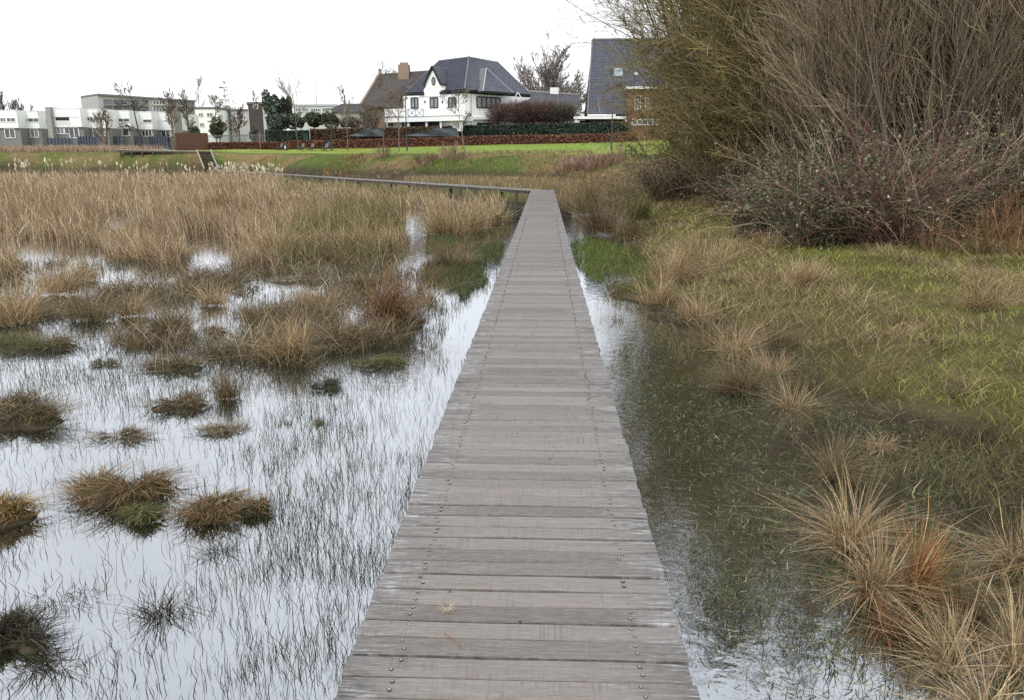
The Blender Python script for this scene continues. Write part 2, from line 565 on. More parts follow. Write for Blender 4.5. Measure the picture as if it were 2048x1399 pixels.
edge_n = wmath('ADD', ax, wrange(patch.outputs["Fac"], .3, .7, -.10, .10))
edge = wrange(edge_n, .34, .56)                              # weathered outer ends of every plank
c0 = wmix(sp.outputs[0], (.150, .132, .118), (.258, .231, .208))       # walked centre, pinkish brown
c1 = wmix(sp.outputs[1], (.085, .082, .080), (.215, .208, .20))       # grey ends
base = wmix(edge, c0, c1)
fine = wmap((22.0, 420.0, 9.0), 5, .7)
base = wmix(wrange(grain.outputs["Fac"], .30, .70, .0, .85), base, wmix(1.0, base, (.56, .53, .50), 'MULTIPLY'))
base = wmix(wrange(fine.outputs["Fac"], .45, .72, .0, .5), base, (.36, .335, .315))
base = wmix(wrange(fine.outputs["Fac"], .42, .24, .0, .6), base, (.09, .078, .07))
wh = wmath('MULTIPLY', wrange(streak.outputs["Fac"], .50, .66), wmath('ADD', wmath('MULTIPLY', edge, .80), .16))
wh = wmath('MULTIPLY', wh, wrange(patch.outputs["Fac"], .35, .6, .25, 1.0))
base = wmix(wh, base, (.50, .49, .485))
sw = wmath('MULTIPLY', wrange(saw.outputs["Fac"], .52, .66), wrange(patch.outputs["Fac"], .45, .62, 0.0, .60))
base = wmix(sw, base, (.12, .10, .09))
dk = wmath('MULTIPLY', wrange(grain.outputs["Fac"], .68, .80), .5)
base = wmix(dk, base, (.07, .058, .05))
l.new(base, b.inputs["Base Color"])
b.inputs["Roughness"].default_value = .78; b.inputs["Specular IOR Level"].default_value = .25
bp = n.new("ShaderNodeBump"); bp.inputs["Strength"].default_value = .45; bp.inputs["Distance"].default_value = .004
l.new(wmath('ADD', grain.outputs["Fac"], wmath('MULTIPLY', saw.outputs["Fac"], .5)), bp.inputs["Height"]); l.new(bp.outputs[0], b.inputs["Normal"])

M_darkwood = plain("wet_dark_timber", (.045, .037, .030), .8, .4, 6, c2=(.10, .085, .07))
M_steel = plain("screw_steel", (.34, .33, .32), .5, .3, 40, .5, metal=.3)
M_hole = plain("countersink", (.05, .043, .038), .9, .2)

HW = 0.5735
def deck_mesh(length, rng, pitch=0.104, y0=0.0):
    """planks laid across +Y; returns verts, loops, sizes, col, plank attr and plank centres"""
    ys = []; y = y0
    while y < y0 + length - .05:
        w_ = pitch - .007 + rng.normal(0, .003)
        gap = .006 if rng.random() > .5 else rng.uniform(.010, .021)
        ys.append((y, y + w_)); y += w_ + gap
    V = []; L = []; S = []; Cc = []; U = []; k = 0
    xs = np.linspace(-HW, HW, 6)
    for i, (a, b_) in enumerate(ys):
        dz = rng.normal(0, .0013); tl = rng.normal(0, .0015); ca = .0062
        xo = rng.normal(0, .004)
        r3 = rng.random(3)
        prof = [(a, -.032), (a, -ca), (a + ca, 0), (b_ - ca, 0), (b_, -ca), (b_, -.032)]
        warp = rng.normal(0, .0012, len(xs))
        bow = rng.normal(0, .0011, len(xs))
        for j, x in enumerate(xs):
            for (yy, zz) in prof:
                V.append((x + xo, yy + bow[j], zz + dz + tl * x + warp[j]))
                Cc.append(r3); U.append((x, yy - a + i * 3.17, i * .731))
        for j in range(len(xs) - 1):
            for m_ in range(6):
                m2 = (m_ + 1) % 6
                L += [k + j * 6 + m_, k + (j + 1) * 6 + m_, k + (j + 1) * 6 + m2, k + j * 6 + m2]; S.append(4)
        L += [k + m_ for m_ in range(6)]; S.append(6)
        e_ = k + (len(xs) - 1) * 6
        L += [e_ + m_ for m_ in range(6)][::-1]; S.append(6)
        k += len(xs) * 6
    return np.array(V), np.array(L), np.array(S), np.array(Cc), np.array(U), ys

def deck_obj(name, length, rng, parent, rz=0, loc=(0, 0, 0), pitch=.104, y0=0.0):
    V, L, S, Cc, U, ys = deck_mesh(length, rng, pitch, y0)
    me = mesh_np(name, V, L, S, [M_wood], col=Cc)
    a = me.attributes.new("plank", 'FLOAT_VECTOR', 'POINT'); a.data.foreach_set("vector", U.astype(np.float32).ravel())
    o = link(name, me, parent, loc, rz)
    return o, ys

rng = np.random.default_rng(11)
END_Y = 39.9
bw = thing("boardwalk", "long weathered grey plank boardwalk on low posts crossing the marsh", "boardwalk", (0, 0, 0))
near_deck, ys = deck_obj("decking", END_Y + 3.0, rng, bw, y0=-3.0)
# screws: two per plank at each side
sc_m = MB(); hl = MB()
for a, b_ in ys:
    if b_ > 22: break
    for sx in (-.407, .407):
        for f in (.27, .73):
            x = sx + rng.normal(0, .006); y = a + (b_ - a) * f + rng.normal(0, .003)
            hl.cyl((x, y, -.004), (x, y, .0032), .0068, .0068, 10)
            sc_m.cyl((x, y - .001, -.004), (x, y - .001, .0045), .0050, .0044, 8)
hl.build("countersink", M_hole, near_deck)
sc_m.build("screw", M_steel, near_deck)
# bearers and posts below
A_ = np.array([0, END_Y - .6]); ST_B = on_y(424.0, 337.5, 97.0)
B_ = ST_B[:2]; dirv = (B_ - A_) / np.linalg.norm(B_ - A_)
fl = float(np.linalg.norm(B_ - A_)); frz = math.atan2(-dirv[0], dirv[1])
far_deck, _ = deck_obj("decking", fl, rng, bw, rz=frz, loc=(A_[0], A_[1], 0.002), pitch=.15, y0=.35)
nrm = np.array([dirv[1], -dirv[0]])
bm = MB()
for sx in (-.41, .41):
    bm.box(sx - .035, sx + .035, -3, END_Y - .05, -.185, -.034)
bm.build("bearer", M_darkwood, bw)
bm = MB()
for sx in (-.50, .50):
    p = A_ + nrm * sx + dirv * .5; q_ = B_ + nrm * sx
    bm.beam((p[0], p[1], -.105), (q_[0], q_[1], -.105), .07, .14)
bm.build("bearer", M_darkwood, bw)
pc = 0
for y in list(np.arange(2.0, 39.5, 2.6)):
    for sx in (-.41, .41):
        MB().box(sx - .06, sx + .06, y - .06, y + .06, -1.1, -.187).build("post", M_darkwood, bw)
t = 1.6
while t < fl and pc < 46:
    for sx in (-.5, .5):
        p = A_ + dirv * t + nrm * sx
        MB().beam((p[0], p[1], -1.1), (p[0], p[1], -.177), .15).build("post", M_darkwood, bw); pc += 1
    t += 2.9

# bits lying on the planks
tw = MB()
for p, q_, r in (((-.268, 2.44, .004), (-.205, 2.37, .007), .0016), ((-.205, 2.37, .007), (-.196, 2.35, .005), .0013)):
    tw.cyl(p, q_, r, r * .7, 5)
tag(tw.build("fallen_twig", plain("red_twig", (.22, .07, .05), .6)), "thin reddish twig lying across a near deck plank", "twig")
pt = blades_np(np.random.default_rng(3), np.tile([[-.275, 2.585, .004]], (22, 1)) + np.random.default_rng(4).normal(0, .012, (22, 3)) * [1, .6, .1],
               np.full(22, .022), np.full(22, .002), np.random.default_rng(5).uniform(1, 3, 22), np.zeros(22), np.tile([.62, .52, .36], (22, 1)), 2)
tag(obj_np("seed_fluff", pt, M_blade), "pale fluffy reed seed tuft lying on the deck", "seed tuft")
pt = leaves_np(np.random.default_rng(7), np.array([[.0, 2.52, .006], [-.28, 2.71, .006], [.12, 4.1, .006]]), np.array([.014, .010, .012]), np.tile([.05, .035, .025], (3, 1)), .9)
tag(obj_np("leaf_litter", pt, M_leaf), "dark leaf scraps scattered on the planks", "leaf scraps", None, "stuff")

# ------------------------------------------------------------------ steps up the bank and the platform above
M_pale = plain("pale_timber", (.30, .27, .23), .8, .25, 8)
ST_T = on_y(407.0, 302.5, 100.2)
st = thing("bank_steps", "wooden steps with pale stringers climbing the bank from the boardwalk", "steps", (ST_B[0], ST_B[1], 0))
NS = 12
for i in range(NS):
    f = (i + .5) / NS
    c = ST_B * (1 - f) + ST_T * f; c[2] = (i + 1) / NS * ST_T[2]
    MB().box(c[0] - .78, c[0] + .78, c[1] - .16, c[1] + .13, c[2] - .05, c[2]).build("tread", M_darkwood, st)
for sx in (-.88, .88):
    MB().beam((ST_B[0] + sx, ST_B[1] - .25, .12), (ST_T[0] + sx, ST_T[1] + .1, ST_T[2] + .12), .12, .24).build("stringer", M_pale, st)
p0 = on_y(240.0, 299.0, 101.0); p1 = on_y(424.0, 302.5, 101.0)
pf = thing("bank_platform", "low timber walkway along the bank top beside the row houses", "walkway", (p1[0], p1[1], ST_T[2]))
MB().hexa([(p0[0], 100.3, p0[2] - .08), (p1[0], 100.3, p1[2] - .08), (p1[0], 102, p1[2] - .08), (p0[0], 102, p0[2] - .08)],
          [(p0[0], 100.3, p0[2]), (p1[0], 100.3, p1[2]), (p1[0], 102, p1[2]), (p0[0], 102, p0[2])]).build("deck", M_pale, pf)
MB().beam((p0[0], 100.4, p0[2] - .19), (p1[0], 100.4, p1[2] - .19), .08, .2).build("edge_beam", M_darkwood, pf)
for f in np.linspace(.03, .97, 9):
    x = p0[0] * (1 - f) + p1[0] * f; z = p0[2] * (1 - f) + p1[2] * f - .29
    MB().box(x - .08, x + .08, 100.35, 100.5, z - 1.2, z).build("post", M_darkwood, pf)
# ------------------------------------------------------------------ houses
M_white = plain("white_render", (.80, .80, .79), .75, .05, 2.0)
M_panel = plain("white_panels", (.80, .80, .79), .6, .06, 1.2)
M_pier = plain("concrete_piers", (.30, .285, .27), .85, .15, 3)
M_grey = plain("grey_render", (.40, .395, .39), .85, .12, 2)
M_lgrey = plain("recess_shade_grey", (.20, .198, .195), .85, .15, 2)  # grey wall colour, darkened for the shade of the recess
M_dgrey = plain("dark_grey_cladding", (.15, .15, .155), .8, .2, 3)
M_black = plain("dark_window_frames", (.016, .016, .018), .5, .2)
M_wframe = plain("white_window_frames", (.72, .72, .72), .5, .05)
M_glass = plain("window_glass", (.03, .034, .04), .08, .5, .5, spec=.8, c2=(.12, .125, .13))
M_curtain = plain("window_glass_with_net_curtains", (.22, .22, .22), .25, .55, 1.7, spec=.6)
M_brick = plain("brown_brick", (.16, .085, .055), .9, .3, 9)
M_tan = plain("tan_brick", (.27, .20, .14), .9, .25, 8)
M_stone = plain("pale_stone_wall", (.30, .24, .18), .9, .45, 1.8)
M_thatch = plain("old_brown_roof", (.075, .066, .060), .95, .35, 5, bump=.4)
M_bluefence = plain("slate_blue_fence", (.075, .085, .115), .75, .25, 2)
M_rail = plain("blue_grey_railing", (.20, .28, .36), .6, .1)
M_shadow = plain("opening_shade_and_dark_glass", (.018, .020, .022), .6, .4, .8)  # near-black: paints the shade inside openings, also the dark glazing
M_tile = veg("roof_tiles", rough=.55, spec=.35, trans=0)
M_zinc = plain("zinc_flashing", (.33, .36, .40), .45, .1, 3)

def tiled(name, quad, rows, cols, parent, c0=(.040, .044, .062), rng_=np.random.default_rng(5), amp=.05):
    """a roof slope of real lapped pantiles. quad: bottom-left, bottom-right, top-right, top-left"""
    q00, q10, q11, q01 = [np.asarray(p, float) for p in quad]
    nrm_ = np.cross(q10 - q00, q01 - q00); nrm_ /= np.linalg.norm(nrm_)
    us = np.linspace(0, 1, cols * 4 + 1)
    ph = np.arange(len(us)) % 4
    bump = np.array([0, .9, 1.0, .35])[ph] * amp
    V = []; C_ = []; L = []; S = []; k = 0
    for r in range(rows):
        tint = rng_.normal(1, .10, cols + 1)
        for v, h_ in ((r / rows, .03), ((r + 1) / rows, .0)):
            P = (q00[None] * (1 - us[:, None]) + q10[None] * us[:, None]) * (1 - v) + (q01[None] * (1 - us[:, None]) + q11[None] * us[:, None]) * v
            P = P + nrm_ * (bump + h_ + .02)[:, None]
            V.append(P)
            tt = tint[np.minimum(np.arange(len(us)) // 4, cols)]
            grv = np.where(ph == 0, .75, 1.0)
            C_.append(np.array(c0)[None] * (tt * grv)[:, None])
        m_ = len(us); i = np.arange(m_ - 1)
        L.append(np.stack([k + i, k + i + 1, k + m_ + i + 1, k + m_ + i], 1)); S.append(np.full(m_ - 1, 4))
        if r:
            L.append(np.stack([k - m_ + i, k - m_ + i + 1, k + i + 1, k + i], 1)); S.append(np.full(m_ - 1, 4))
        k += 2 * m_
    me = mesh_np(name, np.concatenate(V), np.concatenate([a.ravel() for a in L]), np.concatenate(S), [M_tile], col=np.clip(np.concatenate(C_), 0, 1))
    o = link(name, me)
    if parent is not None:
        o.parent = parent
        o.location = -np.array(parent.location)
    return o

def on_plane(px, py, a, b, off=0.0):
    """the vertical wall plane through ground points a and b, pushed OFF metres towards the viewer"""
    a = np.asarray(a[:2], float); b = np.asarray(b[:2], float)
    t = (b - a) / np.linalg.norm(b - a); nn = np.array([t[1], -t[0]])
    if nn @ (CAM[:2] - a) < 0: nn = -nn
    a = a + nn * off
    d = rays(float(px), float(py))
    s_ = ((a - CAM[:2]) @ nn) / (d[:2] @ nn)
    return CAM + d * s_

def window(parent, wall, px0, px1, py0, py1, cols=1, rows_=1, fm=None, gm=None, fw=.10, off=.05, name="window"):
    """a framed window as a part, its pane a sub-part"""
    a, b = wall
    c = [on_plane(px0, py1, a, b, off), on_plane(px1, py1, a, b, off), on_plane(px1, py0, a, b, off), on_plane(px0, py0, a, b, off)]
    mid = (c[0] + c[2]) / 2
    x0 = on_plane((px0), (py0 + py1) / 2, a, b, off); x1 = on_plane(px1, (py0 + py1) / 2, a, b, off)
    z0, z1 = mid[2] - abs(c[3][2] - c[0][2]) / 2, mid[2] + abs(c[3][2] - c[0][2]) / 2
    P = lambda u, v: np.array([x0[0] * (1 - u) + x1[0] * u, x0[1] * (1 - u) + x1[1] * u, z0 * (1 - v) + z1 * v])
    m = MB()
    for u in np.linspace(0, 1, cols + 1):
        m.beam(P(u, 0), P(u, 1), fw, fw)
    ln_ = np.linalg.norm(P(1, 0) - P(0, 0))
    for v in np.linspace(0, 1, rows_ + 1):
        for j in range(cols):
            e0 = (j / cols) + fw * .5 / ln_; e1 = ((j + 1) / cols) - fw * .5 / ln_
            m.beam(P(e0, v), P(e1, v), fw * .96, fw * .96)
    w_ = m.build(name, fm or M_wframe, parent)
    t = (np.asarray(b[:2], float) - np.asarray(a[:2], float)); t /= np.linalg.norm(t); nn = np.array([t[1], -t[0], 0])
    if nn[:2] @ (CAM[:2] - mid[:2]) < 0: nn = -nn
    s_ = nn * .012
    MB().slab([P(.01, .01) - s_, P(.99, .01) - s_, P(.99, .99) - s_, P(.01, .99) - s_], -nn * .02).build("pane", gm or M_glass, w_)
    return w_

# ---- terrace of white row houses
def rowhouse(label, p0, p1, top, strip, low, gnd, upper_win, ground_win, balcony=False, base=292.0, ptop=None):
    Y = 116.0 * 94.0 / (312.0 - top)
    X0 = on_y(p0, 255, Y)[0]; X1 = on_y(p1, 255, Y)[0]
    zt = on_y(p0, top, Y)[2]; g0 = float(ground_z((X0 + X1) / 2, Y, False)) - .4
    z = lambda py: on_y((p0 + p1) / 2, py, Y)[2]
    r = thing("row_house", label, "row house", ((X0 + X1) / 2, Y, g0), group="white terraced row houses")
    wall = ((X0, Y), (X1, Y))
    MB().box(X0, X1, Y + .25, Y + 9, g0, z(gnd[0]) - .01).build("ground_floor_wall", M_lgrey, r)
    MB().box(X0, X1, Y - .05, Y + 9, z(gnd[0]), zt).build("upper_wall", M_panel, r)
    MB().box(X0 + .02, X1 - .02, Y - .09, Y + 9.05, zt, zt + .12).build("roof_edge", M_wframe, r)
    pw = .72
    MB().box(X0 - pw / 2, X0 + pw / 2, Y - .75, Y + 2, g0, zt + .25).build("pier", M_pier, r)
    MB().box(X0 + pw / 2, X1 - pw / 2, Y - .12, Y - .052, z(strip[1]) - .10, z(strip[1]) - .01).build("sill_band", M_wframe, r)
    for (a, b_, n_) in upper_win:
        window(r, wall, a, b_, strip[0], strip[1], n_, 1, M_wframe, M_glass, .09, .09)
    wg = ((X0, Y + .25), (X1, Y + .25))
    for (a, b_, n_, yb) in ground_win:
        window(r, wg, a, b_, gnd[0] + 1.2, yb, n_, 1, M_wframe, M_glass if (int(a) % 3) else M_curtain, .11, .06)
    if balcony:
        c0 = on_y(111, 233, Y); c1 = on_y(139, 241, Y)
        MB().box(c0[0], c1[0], Y - .10, Y - .052, c1[2], c0[2]).build("balcony_shade_panel", M_shadow, r)  # flat dark panel on the wall, painted shade of the balcony recess
        m = MB()
        zz0, zz1 = z(250), z(242)
        for i in range(9):
            x = c0[0] + (c1[0] - c0[0]) * i / 8
            m.box(x - .03, x + .03, Y - .16, Y - .11, zz0, zz1)
        m.build("balcony_railing", M_wframe, r)
    # panel joints
    return r, X0, X1, Y, g0

RH = []
RH.append(rowhouse("far left row house cut off by the photo's edge, two dark upper windows", -26, 37.5, 222.0, (236, 243.5), 254, (256, 0), [(-4, 11, 3), (14, 30, 2)], [(10, 30, 2, 276)]))
RH.append(rowhouse("row house second from the left edge with one dark pair of upper windows", 38, 79.5, 223.6, (236.5, 244), 254, (257, 0), [(41, 55, 2), (56, 78, 2)], [(45, 77, 4, 275)]))
RH.append(rowhouse("narrow end house of the left white row before the taller row", 80, 99, 225.0, (238.5, 246), 256, (259, 0), [(83, 96, 2)], [(87, 97, 1, 276)]))
RH.append(rowhouse("wider row house with a long dark balcony opening in its upper floor", 106, 164.5, 218.2, (232, 233), 251, (254, 0), [], [(114, 128, 2, 268), (130, 138, 1, 268), (139, 158, 2, 276)], True))
RH.append(rowhouse("row house with bare tree before its right half, next to the balcony house", 166, 214, 219.6, (234, 242), 254, (256, 0), [(174, 186, 2), (188, 212, 1)], [(177, 196, 2, 277), (198, 212, 1, 272)]))
RH.append(rowhouse("row house in the middle of the right white row behind the forked tree", 215, 261.5, 222.4, (237, 244), 255, (257.5, 0), [(217, 232, 2), (235, 259, 2)], [(222, 243, 3, 278), (245, 258, 1, 272)]))
RH.append(rowhouse("second last house of the white row beside a leaning dark tree", 262.5, 305.5, 224.6, (239, 245), 256, (259, 0), [(265, 278, 2), (286, 304, 1)], [(269, 278, 1, 272), (284, 304, 3, 273)]))
RH.append(rowhouse("last white row house with a blank upper floor next to the red brown fence", 306.5, 351, 226.2, (240, 241), 257, (260, 0), [], [(313, 322, 1, 273), (323, 341, 2, 274), (342, 350, 1, 272)]))
r, X0, X1, Y, g0 = RH[-1]
MB().box(X1 - .21, X1 + .21, Y - .75, Y + 2, g0, on_y(350, 226, Y)[2] + .2).build("pier", M_pier, r)
# entry tower at the end of the taller row
r, X0, X1, Y, g0 = RH[3]
xe = on_y(98.5, 255, Y)[0]
MB().box(xe, X0 - .22, Y - .3, Y + 8, g0, on_y(100, 219, Y)[2]).build("end_wall", M_pier, r)
window(r, ((xe, Y - .3), (X0, Y - .3)), 100.5, 103.5, 226, 246, 1, 3, M_wframe, M_glass, .09, .05)
# their slate-blue garden fences
for i, txt in ((3, "low grey garden wall below the house with the balcony"), (4, "slate garden fence left of the forked bare tree"), (5, "slate garden fence right of the forked bare tree"),
               (6, "slate blue garden fence behind the leaning dark tree"), (7, "slate blue garden fence behind the walking person")):
    r, X0, X1, Y, g0 = RH[i]
    yt = 273 if i > 3 else 276
    zt = on_y(250, yt, Y - 2.2)[2]
    f = thing("garden_fence", txt, "garden fence", ((X0 + X1) / 2, Y - 2.2, g0), group="slate blue garden fences before the row houses")
    nb_ = 7
    for j in range(nb_):
        xa = X0 + .35 + (X1 - X0 - .7) * j / nb_; xb = X0 + .35 + (X1 - X0 - .7) * (j + 1) / nb_
        MB().box(xa + .015, xb - .015, Y - 2.22, Y - 2.18, g0 + .1, zt - (.05 if j % 2 else 0)).build("fence_panel", M_bluefence, f)
        MB().box(xa - .05, xa + .012, Y - 2.26, Y - 2.14, g0, zt + .05).build("fence_post", M_black, f)
    MB().box(X0 + .3, X1 - .3, Y - 2.9, Y - 2.3, g0, g0 + .55).build("kerb", M_pier, f)

# ---- grey apartment block behind
def apartment():
    Y = 195.0
    a = (on_y(199, 225, Y)[0], Y); b_ = (on_y(392, 225, Y + 18)[0], Y + 18)
    t = np.array(b_) - np.array(a); L_ = np.linalg.norm(t); t /= L_; nn = np.array([-t[1], t[0]])
    g0 = 2.0; zt = on_plane(199, 192, a, b_)[2]
    r = thing("apartment_block", "long grey apartment block rising behind the white row houses", "apartment block", (a[0], a[1], g0))
    A3 = np.array([a[0], a[1], g0]); B3 = np.array([b_[0], b_[1], g0]); D = np.array([nn[0], nn[1], 0]) * 12
    zt2 = zt - .4
    MB().hexa([A3, B3, B3 + D, A3 + D], [A3 + [0, 0, zt - g0], B3 + [0, 0, zt2 - g0], B3 + D + [0, 0, zt2 - g0], A3 + D + [0, 0, zt - g0]]).build("wall", M_grey, r)
    R3 = np.array([0, 0, .5]); o_ = np.array([-nn[0], -nn[1], 0]) * .4
    top = [A3 + [0, 0, zt - g0 + .01], B3 + [0, 0, zt2 - g0 + .01]]
    MB().hexa([top[0] + o_, top[1] + o_, top[1] + D, top[0] + D], [top[0] + o_ + R3, top[1] + o_ + R3, top[1] + D + R3, top[0] + D + R3]).build("roof_edge", M_dgrey, r)
    bays = [(208, 224), (228, 243), (247, 262), (266, 279), (283, 296), (306, 330), (338, 352), (356, 369), (373, 386)]
    for i, (p, q_) in enumerate(bays):
        sh = (p - 199) / 190 * 3.5
        for (y0, y1) in ((200, 208.5), (214, 222)):
            window(r, (a, b_), p, q_, y0 + sh * .6, y1 + sh * .6, 4 if q_ - p > 18 else 3, 1, M_dgrey if i != 5 else M_wframe, M_glass if i % 2 else M_curtain, .16, .05)
            c = [on_plane(p - 1, y1 + sh * .6 + 1.5, a, b_, .03), on_plane(q_ + 1, y1 + sh * .6 + 1.5, a, b_, .03)]
            MB().beam(c[0] + o_ * .6, c[1] + o_ * .6, .9, .22).build("balcony_slab", M_pier, r)
    return r
apartment()

def block(name, label, cat, Y, px0, px1, pt, pb, wm, dpt=8, roof=None, wins=(), rh=.4, fm=None, group=None):
    """a plain distant block: walls, a flat roof edge and windows"""
    x0 = on_y(px0, (pt + pb) / 2, Y)[0]; x1 = on_y(px1, (pt + pb) / 2, Y)[0]
    z1 = on_y((px0 + px1) / 2, pt, Y)[2]; z0 = min(on_y((px0 + px1) / 2, pb, Y)[2], 3.0)
    r = thing(name, label, cat, ((x0 + x1) / 2, Y, z0), group=group)
    MB().box(x0, x1, Y, Y + dpt, z0, z1 - rh - .01).build("wall", wm, r)
    MB().box(x0 - .15, x1 + .15, Y - .15, Y + dpt + .1, z1 - rh, z1).build("roof", roof or M_dgrey, r)
    for (a, b_, c, d, k_) in wins:
        window(r, ((x0, Y), (x1, Y)), a, b_, c, d, k_, 1, fm or M_wframe, M_glass, .12, .05)
    return r
block("flat_roofed_house", "white house with a dark boxed top storey left of the conifer", "house", 150, 497, 527, 205, 262, M_white, 9, M_dgrey, [(501, 512, 240, 247, 2), (503, 509, 250, 257, 1)], .5)
_x0 = on_y(495.5, 215, 149)[0]; _x1 = on_y(522, 215, 149)[0]
_o = block("grey_house", "pale grey low house with flat grey roof behind the narrow leafy tree", "house", 165, 462, 498, 218, 266, M_grey, 8, M_dgrey, [(468, 476, 232, 240, 2), (482, 492, 232, 240, 2)])
block("dark_roof_storey", "dark brown boxed roof storey on the white house by the conifer", "roof storey", 149.4, 496, 522, 204, 220, plain("dark_brown_cladding", (.07, .055, .055), .8, .2), 7, M_dgrey, [(507, 516, 209, 217, 2)], .35)
block("long_low_block", "long pale flat roofed building far behind the evergreen bushes", "building", 210, 590, 672, 209, 262, plain("pale_facade", (.48, .48, .48), .8, .1), 10, M_zinc,
      [(592, 600, 216, 224, 2), (604, 616, 216, 224, 3), (622, 640, 217, 224, 4), (645, 660, 216, 224, 3)], .5)
block("white_house", "white house showing between bare branches right of the tall lamp post", "house", 160, 392, 436, 214, 268, M_white, 9, M_dgrey, [(398, 406, 226, 234, 2), (414, 424, 226, 234, 2), (400, 408, 246, 254, 2)])
# small hipped roof with pole between bushes and big house
r = thing("low_house", "low house with dark hipped roof left of the villa", "house", (on_y(690, 262, 150)[0], 150, 2.8))
x0, x1 = on_y(650, 222, 150)[0], on_y(735, 222, 150)[0]
ze, zr = on_y(690, 225, 150)[2], on_y(690, 208, 154)[2]
MB().box(x0 + .5, x1, 150, 158, 2.8, ze - .01).build("wall", M_grey, r)
tiled("roof", [(x0, 149.6, ze), (x1, 149.6, ze), (x1 - 1.5, 154, zr), (x0 + 2.2, 154, zr)], 9, 26, r, (.06, .058, .056))
MB().poly([(x0, 149.6, ze), (x0 + 2.2, 154, zr), (x0, 158.4, ze)]).build("roof_hip", M_thatch, r)
MB().poly([(x1, 158.4, ze), (x0, 158.4, ze), (x0 + 2.2, 154, zr), (x1 - 1.5, 154, zr)]).build("roof_back", M_thatch, r)
MB().cyl((on_y(690, 225, 149)[0], 149.3, ze - 1), (on_y(688, 190, 149)[0], 149.3, on_y(688, 190, 149)[2]), .16, .16).build("flue_pipe", M_tan, r)
m_ = thing("radio_mast", "thin grey mast standing behind the long pale flat roofed building", "mast", (on_y(633, 240, 222)[0], 222, 2))
zt = on_y(632, 168, 222)[2]; x = on_y(633, 200, 222)[0]
MB().cyl((x, 222, 2), (x, 222, zt * .55), .28, .2).build("pole", M_zinc, m_)
MB().cyl((x, 222, zt * .55 + .005), (x, 222, zt), .17, .08).build("antenna", M_zinc, m_)

